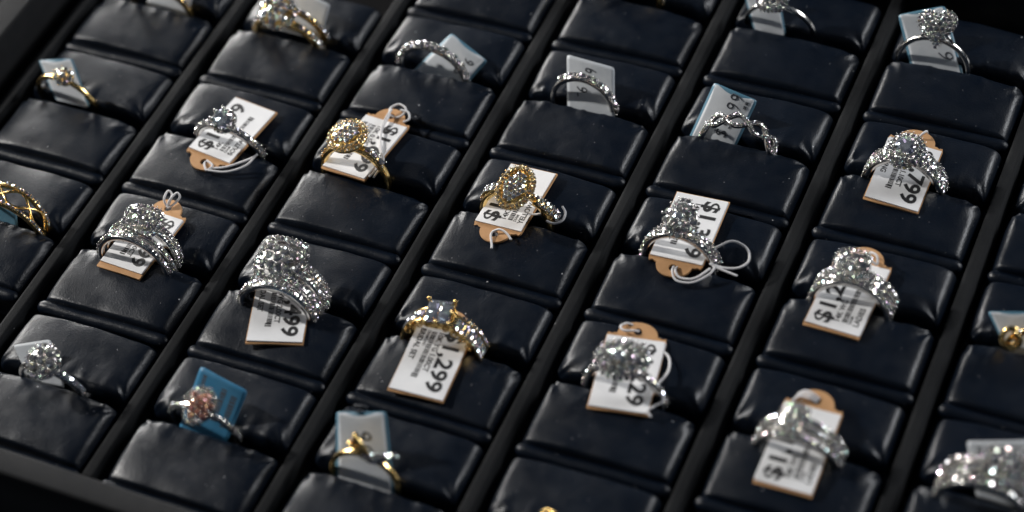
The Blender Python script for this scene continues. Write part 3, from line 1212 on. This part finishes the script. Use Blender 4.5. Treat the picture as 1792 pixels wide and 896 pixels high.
# 27 big blurred multi band ring, bottom right
g = Ring("bridal_ring", "broad white gold bridal ring nearest the photo's bottom right corner", (27.75, -6.30, 0.02), 3, 0, 0, WG)
for y0, rr in ((0.30, 0.08), (0.0, 0.085), (-0.30, 0.085)):
    g.shank(1.06, 0.2, 0.14, y=y0)
    g.pave(1.07, 0, 180, rr, y=y0)
g.set_head(1.26, 18, 0.22, 0.16)
g.basket(cushion, 0.44, 0.36, -0.32, 0.0, 0.6)
g.halo(cushion, 0.45, 0.37, 0.075, -0.06, out=0.7)
g.cluster(cushion, 0.36, 0.29, 0.11, 0.05, 0.2)


# ------------------------------------------------------------------ printed price tags (kraft card, white label, string)
def rect_curve(name, w, l, ear_end, m, thick):
    """kraft card with a rounded, punched ear at one end (+1 back, -1 front)"""
    cu = bpy.data.curves.new(name, "CURVE")
    cu.dimensions = "2D"; cu.fill_mode = "BOTH"
    cu.extrude = thick / 2; cu.bevel_depth = 0.006; cu.bevel_resolution = 1
    e = 0.06
    pts = [(-w / 2 - 0.01, -l / 2), (w / 2 + 0.01, -l / 2), (w / 2 + 0.01, l / 2)]
    # shoulder notches, then the round ear
    er = 0.40
    pts += [(w / 2 - 0.02, l / 2 + 0.10), (w / 2 - 0.10, l / 2 + 0.07), (w / 2 - 0.16, l / 2 + 0.11)]
    for k in range(0, 15):
        an = R_(k * 180 / 14)
        pts.append(((w / 2 - 0.22) * math.cos(an), l / 2 + 0.11 + er * math.sin(an) * 0.95))
    pts += [(-w / 2 + 0.16, l / 2 + 0.11), (-w / 2 + 0.10, l / 2 + 0.07), (-w / 2 + 0.02, l / 2 + 0.10), (-w / 2 - 0.01, l / 2)]
    s = cu.splines.new("POLY"); s.points.add(len(pts) - 1); s.use_cyclic_u = True
    for i, p in enumerate(pts): s.points[i].co = (p[0], p[1] * ear_end, 0, 1)
    h = cu.splines.new("POLY"); h.points.add(15); h.use_cyclic_u = True
    for i in range(16):
        an = 2 * PI * i / 16
        h.points[i].co = (0.105 * math.cos(an), ear_end * (l / 2 + 0.22) + 0.105 * math.sin(an), 0, 1)
    return curve_mesh(cu, name, m)


def sheet(w, l, bend=0.0, t=0.012, lift=0.0, rc=0.05):
    """a thin sheet of paper, a little curved"""
    n, k = 8, 12
    vs = []
    for side in (0, 1):
        for j in range(k + 1):
            for i in range(n + 1):
                x = -w / 2 + w * i / n; y = -l / 2 + l * j / k
                z = bend * (math.cos(PI * i / n) ** 2) + lift * (j / k) ** 3
                vs.append((x, y, z + t * side))
    fs = []
    W_ = n + 1; o = (k + 1) * W_
    for j in range(k):
        for i in range(n):
            a = j * W_ + i
            fs.append((a, a + W_, a + W_ + 1, a + 1))
            fs.append((o + a, o + a + 1, o + a + W_ + 1, o + a + W_))
    rim_ = [i for i in range(W_)] + [j * W_ + n for j in range(1, k + 1)] + [k * W_ + i for i in range(n - 1, -1, -1)] + [j * W_ for j in range(k - 1, 0, -1)]
    for q in range(len(rim_)):
        a, b = rim_[q], rim_[(q + 1) % len(rim_)]
        fs.append((a, b, o + b, o + a))
    mb = MB(); mb.add(vs, fs, False)
    return mb


def price_tag(key, pose, mode, ear, price, lines, label, string=None, seed=0, margin=0.06):
    x, y, z, rx, ry, rz, w, l = pose
    o = empty("price_tag", (x, y, z), (rx, ry, rz))
    tag(o, label, "price tag", "printed price tags on rings")
    me = rect_curve("card", w, l, ear, M["kraft"], 0.05)
    link_mesh("card", me, o)
    rnd = random.Random(seed)
    # the folded label: an under layer that peeps out and the printed layer
    lw, ll = w - 0.02, l - margin - 0.02
    off = ear * margin / 2
    lab = sheet(lw, ll, 0.0, 0.035).build("label", M["label"], o)
    lab.location = (0, off, 0.0345)
    fl = sheet(lw * 0.97, ll * 0.98, 0.0, 0.012).build("label_flap", M["label"], lab)
    fl.location = (0.035 * (1 if seed % 2 else -1), 0.01, -0.0065)
    fl.rotation_euler = (0, 0, R_(rnd.uniform(-1.8, 1.8)))
    # writing: mode A reads towards the viewer, letters' tops to the right; mode B the other way round
    rot = -PI / 2 if mode == "A" else PI / 2
    sgn = 1 if mode == "A" else -1
    def put(me, name, along, across):
        t = link_mesh(name, me, lab)
        t.rotation_euler = (0, 0, rot)
        t.location = (sgn * across, -sgn * (along), 0.0375)
        return t
    start = -ll / 2 + 0.10
    me = text_mesh(price, 0.56, 0.015, 1.0)
    ext = max(v.co.x for v in me.vertices)
    want = ll - 0.26
    for v in me.vertices: v.co.x *= want / ext
    put(me, "price", start, 0.13)
    put(text_mesh(lines[0], 0.19, 0.004, 0.95), "lettering", start + 0.12, -0.09)
    br = MB()
    p = 0.0
    L_ = ll * 0.62
    while p < L_:
        wd = rnd.choice((0.016, 0.016, 0.026, 0.04))
        h = 0.0015
        br.box((p, 0, -h), (p + wd, 0.125, h))
        p += wd + rnd.choice((0.014, 0.014, 0.022, 0.03))
    for q in (0, 1):
        br.box((L_ - 0.02 + q * 0.06, -0.03, -0.001), (L_ + 0.02 + q * 0.06, 0.125, 0.001))
    put(br.mesh("barcode", M["ink"]), "barcode", start + 0.16, -0.27)
    put(text_mesh(lines[1], 0.11, 0.001, 0.9), "lettering", start + 0.14, -0.37)
    put(text_mesh(lines[2], 0.19, 0.004, 0.95), "lettering", start + 0.12, -0.55)
    if string:
        st = MB()
        for pts in string:
            st.tube(catmull(pts, 8), 0.029, 7)
        st.build("string", M["string"], o)
    return o


TP = {
    '3499': [10.735, -6.744, 0.24, -0.002, 0.06, 0.338, 1.358, 2.093],
    '1299': [14.861, -6.959, 0.24, 0.008, 0.032, 0.065, 1.352, 2.105],
    '229': [19.311, -5.845, 0.24, -0.01, 0.01, 0.165, 1.389, 2.13],
    '1br': [23.629, -6.575, 0.324, 0.098, -0.04, -0.005, 1.311, 2.171],
    '122': [23.349, -2.072, 0.276, 0.054, -0.037, -0.061, 1.337, 2.118],
    '799': [23.467, 2.094, 0.24, 0.011, 0.08, -0.001, 1.348, 2.117],
    '199': [6.379, -5.994, 0.255, 0.042, -0.066, -0.09, 1.306, 2.007],
    'oval': [14.717, -1.606, 0.24, 0.011, -0.08, -0.044, 1.273, 2.071],
    '13': [19.136, -1.201, 0.24, 0.016, -0.024, 0.033, 1.328, 2.126],
    'sol': [6.696, -1.749, 0.22, -0.01, -0.013, -0.138, 1.338, 2.087],
    'yr': [10.308, -1.227, 0.22, -0.01, -0.073, -0.126, 1.308, 2.067],
}
price_tag('3499', TP['3499'], "A", 1, "$3,499", ("14K WG 2.00CT", "DIAM", "BRIDAL SET"),
          "white price tag ending in 499 under the largest white ring", None, 1, 0.03)
price_tag('1299', TP['1299'], "A", 1, "$1,299", ("10K YG 1.00CT", "DIAMOND", "BRIDAL SET"),
          "white price tag reading $1,299 under a yellow gold ring", None, 2, 0.02)
price_tag('229', TP['229'], "A", 1, "$1,229", ("1.25CT TW", "DIAM", "FASHION"),
          "white price tag ending in 229 under the wide oval cluster ring",
          [[(0.02, 1.28, 0.05), (-0.10, 1.22, 0.12), (-0.32, 1.18, 0.14), (-0.42, 1.30, 0.12), (-0.30, 1.44, 0.08), (-0.16, 1.46, 0.02)],
           [(0.62, 0.86, 0.03), (0.86, 0.62, 0.05), (0.92, 0.2, 0.1), (0.78, -0.2, 0.14), (0.70, -0.42, 0.16)],
           [(0.70, -0.42, 0.16), (0.9, -0.5, 0.2), (0.98, -0.72, 0.18), (0.8, -0.86, 0.12), (0.68, -0.98, 0.10), (0.78, -1.1, 0.06)]], 3, 0.02)
price_tag('1br', TP['1br'], "B", 1, "$1,199", ("10K WG", "DIAM", "LADIES"),
          "blurred white price tag with round kraft end, nearest the bottom edge of the photo",
          [[(0.04, 1.30, 0.04), (-0.12, 1.32, 0.14), (-0.34, 1.34, 0.12), (-0.46, 1.22, 0.05)], [(0.02, 1.26, 0.04), (-0.14, 1.24, 0.16), (-0.36, 1.24, 0.14), (-0.5, 1.12, 0.05)],
           [(0.06, 1.36, 0.04), (-0.10, 1.40, 0.12), (-0.30, 1.43, 0.1), (-0.44, 1.34, 0.04)]], 4, 0.05)
price_tag('122', TP['122'], "B", 1, "$1,229", ("14K WG", "DIAM", "LADIES"),
          "white price tag starting $1,22 under a three row bridal ring",
          [[(0.02, 1.28, 0.04), (0.1, 1.3, 0.2), (0.28, 1.22, 0.24), (0.34, 1.06, 0.14), (0.20, 1.08, 0.2), (0.1, 1.2, 0.18)]], 5, 0.05)
price_tag('799', TP['799'], "A", 1, "$1,799", ("14K WG 1.10CT", "DIAM", "HALO RING"),
          "white price tag ending in 799 under the interlaced ring",
          [[(0.02, 1.28, 0.06), (0.08, 1.36, 0.16), (0.14, 1.52, 0.10), (0.16, 1.56, -0.02)]], 6, 0.02)
price_tag('199', TP['199'], "A", 1, "$1,499", ("10K WG 1.00CT", "DIAM", "BRIDAL SET"),
          "white price tag with kraft front strip and a small string bow behind its ring",
          [[(0.0, 1.22, 0.05), (-0.10, 1.3, 0.24), (-0.10, 1.52, 0.32), (0.02, 1.5, 0.26), (0.04, 1.3, 0.16), (0.0, 1.2, 0.08)],
           [(0.02, 1.22, 0.05), (0.06, 1.3, 0.24), (0.16, 1.54, 0.32), (0.26, 1.5, 0.24), (0.16, 1.3, 0.14), (0.04, 1.2, 0.08)]], 7, 0.13)
price_tag('oval', TP['oval'], "B", -1, "$1,599", ("14KY", "DIAM", "YELLOW"),
          "white price tag with punched kraft end forward, under the oval gold ring",
          [[(0.10, -1.30, 0.02), (0.02, -1.24, 0.10), (-0.02, -1.36, 0.10), (0.12, -1.62, 0.05), (0.16, -1.72, 0.03)],
           [(-0.02, -1.26, 0.10), (0.14, -1.18, 0.14), (0.34, -1.22, 0.12), (0.52, -1.34, 0.06)],
           [(0.52, -0.42, 0.10), (0.74, -0.46, 0.12), (0.92, -0.38, 0.14), (0.88, -0.26, 0.16)],
           [(1.10, -0.52, 0.06), (1.32, -0.56, 0.08), (1.50, -0.44, 0.12), (1.50, -0.24, 0.18), (1.36, -0.10, 0.22)]], 8, 0.03)
price_tag('13', TP['13'], "A", -1, "$1,399", ("14K WG", "DIAM", "ENGAGE"),
          "white price tag starting $1,3 with punched kraft end forward and long looping string",
          [[(0.02, -1.26, 0.06), (0.05, -1.46, 0.10), (0.22, -1.66, 0.06), (0.60, -1.62, 0.06), (0.92, -1.30, 0.10), (1.0, -1.02, 0.14)],
           [(0.10, -1.26, 0.06), (0.12, -1.44, 0.12), (0.28, -1.58, 0.09), (0.62, -1.52, 0.10), (0.90, -1.16, 0.14)],
           [(0.84, -1.02, 0.14), (1.20, -1.04, 0.12), (1.54, -0.94, 0.12), (1.70, -0.70, 0.14), (1.62, -0.44, 0.20), (1.38, -0.32, 0.26), (1.14, -0.34, 0.28), (0.92, -0.52, 0.24), (0.76, -0.62, 0.18)],
           [(0.92, -1.06, 0.13), (1.30, -1.12, 0.10), (1.56, -1.16, 0.08)]], 9, 0.03)
price_tag('sol', TP['sol'], "B", -1, "$1,199", ("14K", "DIAM", "SOLITAIRE"),
          "white price tag with punched kraft end forward, under the solitaire ring",
          [[(0.06, -1.28, 0.05), (0.14, -1.40, 0.10), (0.30, -1.52, 0.08), (0.36, -1.34, 0.12), (0.12, -1.26, 0.12)],
           [(0.34, -1.42, 0.08), (0.70, -1.22, 0.10), (1.10, -0.78, 0.14), (1.26, -0.56, 0.2)],
           [(0.34, -1.50, 0.08), (0.80, -1.34, 0.08), (1.14, -0.96, 0.10), (1.22, -0.62, 0.18)]], 10, 0.03)
price_tag('yr', TP['yr'], "A", 1, "$1,699", ("10K 0.50CT", "DIAM", "RING"),
          "white price tag with string knotted at its kraft end, under the round gold halo ring",
          [[(0.10, 1.24, 0.05), (0.02, 1.20, 0.14), (-0.06, 1.36, 0.20), (0.10, 1.56, 0.22), (0.34, 1.50, 0.18), (0.30, 1.30, 0.10), (0.14, 1.24, 0.05)],
           [(0.22, 1.42, 0.18), (0.44, 1.44, 0.16), (0.56, 1.28, 0.10), (0.46, 1.14, 0.08)],
           [(-0.06, 1.36, 0.20), (0.06, 1.1, 0.18), (0.14, 0.66, 0.16), (0.42, 0.1, 0.14), (0.66, -0.20, 0.10), (0.74, -0.66, 0.06), (0.72, -0.86, 0.04)],
           [(0.0, 1.34, 0.20), (0.02, 1.0, 0.18), (0.16, 0.56, 0.16), (0.50, 0.04, 0.14), (0.76, -0.26, 0.08), (0.84, -0.84, 0.04)]], 11, 0.03)

# ------------------------------------------------------------------ hand-written paper tags standing in the slots
QUADS = {
    'etern': [[10.93, 2.93, 0.72], [12.11, 2.54, 0.39], [11.72, 2.0, -0.06], [10.1, 1.99, -0.07]],
    'dark': [[14.25, 2.95, 0.87], [15.59, 2.91, 0.83], [15.84, 2.16, 0.09], [14.54, 2.13, 0.05]],
    'twist': [[18.25, 3.07, 0.95], [19.45, 2.93, 0.8], [19.17, 2.02, -0.1], [17.97, 2.17, 0.04]],
    'heart': [[21.84, 7.1, 0.69], [22.97, 7.47, 1.0], [23.8, 6.31, 0.03], [22.45, 6.22, -0.04]],
    'small': [[0.51, -1.36, 0.6], [1.54, -1.16, 0.77], [2.2, -1.83, 0.2], [1.08, -1.86, 0.18]],
    'cl_w': [[5.11, -9.91, 0.35], [6.05, -9.61, 0.6], [6.54, -10.16, 0.13], [5.54, -10.26, 0.05]],
    'pink': [[10.15, -9.34, 0.99], [11.44, -9.51, 0.81], [11.22, -10.29, 0.03], [9.94, -10.3, 0.02]],
    'bow': [[13.7, -9.42, 0.91], [14.89, -9.18, 1.14], [15.47, -10.35, -0.02], [13.99, -10.33, -0.01]],
    'knot': [[26.5, -1.57, 0.45], [27.66, -1.36, 0.66], [28.03, -2.05, -0.03], [27.1, -2.08, -0.06]],
    'multi': [[27.05, -5.45, 0.75], [28.35, -5.15, 1.0], [28.65, -6.0, 0.17], [27.40, -6.0, 0.17]],
    'cl_y': [[5.88, 3.11, 0.98], [7.32, 2.89, 0.77], [7.26, 2.42, 0.29], [5.91, 2.44, 0.32]],
    'sq': [[17.58, 7.01, 0.74], [18.55, 7.15, 0.88], [18.97, 6.46, 0.18], [18.04, 6.43, 0.15]],
    'first': [[1.73, 2.52, 0.39], [3.15, 2.61, 0.48], [3.1, 2.17, 0.04], [1.77, 2.13, 0.01]],
    'open': [[1.45, -5.95, 0.28], [2.60, -5.97, 0.26], [2.80, -6.35, -0.2], [1.60, -6.34, -0.2]],
}
GLYPH = {
    "0": [[(0.5, 1), (0.1, 0.7), (0.1, 0.25), (0.45, 0), (0.85, 0.3), (0.85, 0.75), (0.5, 1)]],
    "1": [[(0.25, 0.8), (0.5, 1), (0.5, 0)]],
    "3": [[(0.15, 0.95), (0.6, 1), (0.75, 0.75), (0.4, 0.55), (0.8, 0.35), (0.65, 0.02), (0.15, 0.1)]],
    "6": [[(0.75, 1), (0.3, 0.7), (0.12, 0.3), (0.35, 0), (0.75, 0.12), (0.75, 0.42), (0.4, 0.5), (0.15, 0.3)]],
    "9": [[(0.8, 0.75), (0.5, 0.5), (0.15, 0.7), (0.35, 1), (0.75, 0.95), (0.8, 0.7), (0.72, 0.3), (0.5, 0)]],
    "$": [[(0.85, 0.85), (0.45, 0.95), (0.15, 0.72), (0.5, 0.5), (0.85, 0.28), (0.5, 0.05), (0.1, 0.18)], [(0.5, 1.15), (0.5, -0.15)]],
    "x": [[(0.1, 0.6), (0.8, 0.0)], [(0.8, 0.6), (0.1, 0.0)]],
    "-": [[(0.1, 0.4), (0.8, 0.45)]],
    " ": [],
}


def paper_tag(key, label, writing=(), blue=True, front="tagpaper", bulge=0.05, printed=(), drop=0.35):
    q = [Vector(p) for p in QUADS[key]]
    # the card goes on down into the slot
    q[2] = q[2] + (q[2] - q[1]).normalized() * drop
    q[3] = q[3] + (q[3] - q[0]).normalized() * drop
    org = (q[2] + q[3]) / 2
    o = empty("paper_tag", org)
    tag(o, label, "price tag", "small tags standing in the slots")
    q = [p - org for p in q]
    nrm = (q[1] - q[0]).cross(q[3] - q[0]).normalized()
    if nrm.z < 0: nrm = -nrm
    def S_(s, t, k=0.0):
        p = (q[3] * (1 - s) + q[2] * s) * (1 - t) + (q[0] * (1 - s) + q[1] * s) * t
        return p + nrm * (bulge * math.sin(PI * s) * (0.3 + 0.7 * t) + k)
    def slab(s0, s1, t0, t1, k, th, rc=0.10):
        n = 14
        def grid(kk):
            out = []
            for j in range(n + 1):
                for i in range(n + 1):
                    s, t = i / n, j / n
                    # rounded corners
                    ds, dt = max(0, abs(2 * s - 1) - (1 - rc)) / rc, max(0, abs(2 * t - 1) - (1 - rc)) / rc
                    d = math.hypot(ds, dt)
                    if d > 1:
                        s = 0.5 + math.copysign((1 - rc) + rc * ds / d, s - 0.5) / 2
                        t = 0.5 + math.copysign((1 - rc) + rc * dt / d, t - 0.5) / 2
                    out.append(S_(s0 + (s1 - s0) * s, t0 + (t1 - t0) * t, kk))
            return out
        vs = grid(k) + grid(k - th)
        w = n + 1; oo = w * w
        fs = []
        for j in range(n):
            for i in range(n):
                a = j * w + i
                fs.append((a, a + 1, a + w + 1, a + w)); fs.append((oo + a, oo + a + w, oo + a + w + 1, oo + a + 1))
        rim_ = [i for i in range(w)] + [j * w + n for j in range(1, n + 1)] + [n * w + i for i in range(n - 1, -1, -1)] + [j * w for j in range(n - 1, 0, -1)]
        for i in range(len(rim_)):
            a, b = rim_[i], rim_[(i + 1) % len(rim_)]
            fs.append((b, a, oo + a, oo + b))
        mb = MB(); mb.add(vs, fs, True)
        for i in range(len(fs)):
            mb.sm[i] = i < 2 * n * n
        return mb
    if blue:
        slab(0, 1, 0, 1, -0.006, 0.012).build("backing", M["tagblue"], o)
        pp = slab(0.055, 0.945, 0.0, 0.985, 0.012, 0.014, 0.05).build("paper", M[front], o)
    else:
        pp = slab(0, 1, 0, 1, 0.012, 0.03).build("paper", M[front], o)
    if writing:
        hw = MB()
        for (txt, s0, t0, ht, adv) in writing:
            # reads upwards, letters' tops to the left
            for i, ch in enumerate(txt):
                for st in GLYPH[ch]:
                    pts = catmull([(x, y, 0) for x, y in st], 5)
                    hw.tube([S_(s0 - p.y * ht * 0.8, t0 + i * adv + p.x * adv * 0.78, 0.0125) for p in pts], 0.020, 5, flat=1.0)
        hw.build("handwriting", M["pen"], pp)
    if printed:
        pm = MB()
        rnd = random.Random(hash(key) % 97 if False else len(key) * 7 + 3)
        for (s0, s1, t0, t1) in printed:
            # lines of small print, letter by letter
            t = t0
            while t < t1:
                d = rnd.uniform(0.03, 0.06)
                a = [S_(s0, t, 0.0135), S_(s1, t, 0.0135), S_(s1, t + d * 0.75, 0.0135), S_(s0, t + d * 0.75, 0.0135)]
                pm.add(a, [(0, 1, 2, 3)], False)
                t += d
        pm.build("print", M["pen"], pp)
    return o


paper_tag('etern', "pale blue-edged square tag turned on its corner behind the clustered eternity band", [("9-6", 0.82, 0.42, 0.24, 0.14)])
paper_tag('dark', "plain white rounded tag standing behind the single row diamond band", [("$9", 0.62, 0.66, 0.26, 0.12), ("6", 0.42, 0.42, 0.25, 0.14), ("-", 0.30, 0.33, 0.2, 0.10)], blue=False)
paper_tag('twist', "curled paper tag with blue backing and handwritten price behind the twisted band", [("$3 99", 0.72, 0.28, 0.30, 0.145), ("xx", 0.86, 0.80, 0.12, 0.07)], bulge=0.10)
paper_tag('heart', "tag handwritten 619 with bright blue edges behind the heart ring", [("619", 0.88, 0.28, 0.32, 0.17)])
paper_tag('small', "dim folded tag behind the small gold flower ring by the left rim", [("9", 0.5, 0.5, 0.2, 0.12)], bulge=0.08)
paper_tag('cl_w', "small grey tag with printed 14K behind the flower cluster ring in the front row", blue=False, printed=[(0.22, 0.30, 0.35, 0.62), (0.48, 0.56, 0.45, 0.75)])
paper_tag('pink', "bright blue tag with dark print behind the pink pear shaped ring", blue=False, front="bluepaper", printed=[(0.12, 0.2, 0.62, 0.92), (0.55, 0.66, 0.35, 0.85), (0.76, 0.88, 0.3, 0.8), (0.3, 0.4, 0.2, 0.4)])
paper_tag('bow', "tag handwritten 66 with blue edges behind the gold bow ring", [("66 9", 0.66, 0.50, 0.34, 0.16)])
paper_tag('knot', "pale tag behind the gold knot ring at the right edge", [("9", 0.55, 0.6, 0.2, 0.1)])
paper_tag('multi', "white rounded tag behind the blurred bridal ring in the bottom right corner", blue=False, printed=[(0.15, 0.22, 0.6, 0.9)])
paper_tag('cl_y', "cream rounded tag behind the yellow gold twin band ring at the top", blue=False)
paper_tag('sq', "pale blue-edged tag behind the square halo ring in the back row", [("9", 0.5, 0.5, 0.2, 0.1)])
paper_tag('first', "dim pale tag at the top edge beside a gold ring in the first column", blue=False)
paper_tag('open', "bluish tag inside the gold openwork ring at the left edge", front="tagblue", blue=False)

# ------------------------------------------------------------------ the pads, each named by what it holds
PADS = {
    (0, 0): "ring pad in the top left corner holding the gold ring cut by the frame",
    (0, 1): "ring pad by the left rim holding the small gold flower ring",
    (0, 2): "ring pad at the left edge holding the gold openwork ring",
    (1, 0): "ring pad holding the yellow gold twin band cluster ring",
    (1, 1): "ring pad holding the white gold solitaire ring",
    (1, 2): "ring pad holding the stacked bridal ring with a string bow behind it",
    (1, 3): "front row ring pad holding the white flower cluster ring",
    (2, -1): "back row ring pad at the top with no ring in view, above the eternity band",
    (2, 0): "ring pad holding the clustered eternity band",
    (2, 1): "ring pad holding the gold round halo ring",
    (2, 2): "ring pad holding the largest white bridal ring",
    (2, 3): "front row ring pad holding the pink pear ring",
    (3, -1): "back row ring pad holding a gold ring cut by the top edge",
    (3, 0): "ring pad holding the single row diamond band",
    (3, 1): "ring pad holding the oval gold double halo ring",
    (3, 2): "ring pad holding the yellow gold channel-set ring above the 1,299 tag",
    (3, 3): "front row ring pad holding the gold bow ring",
    (4, -1): "back row ring pad holding the square halo ring",
    (4, 0): "ring pad holding the twisted openwork diamond band",
    (4, 1): "ring pad holding the stacked flower cluster ring with long string",
    (4, 2): "ring pad holding the wide oval cluster ring",
    (4, 3): "front row ring pad at the bottom edge where only a gold tip shows",
    (5, -1): "back row ring pad holding the heart shaped ring",
    (5, 0): "ring pad holding the interlaced ring above the 799 tag",
    (5, 1): "ring pad holding the three row ring with the tag starting 1,22",
    (5, 2): "ring pad holding the blurred small cluster bridal ring",
    (5, 3): "ring pad just showing at the bottom edge, right of the gold tip",
    (6, -1): "back row ring pad at the right edge, without a visible ring",
    (6, 0): "ring pad at the right edge between the back row and the knot ring",
    (6, 1): "ring pad at the right edge holding the gold knot ring",
    (6, 2): "ring pad in the bottom right corner holding the broad bridal ring",
}
for i, ((c, r), lab) in enumerate(PADS.items()):
    make_pad(c, r, lab, i)
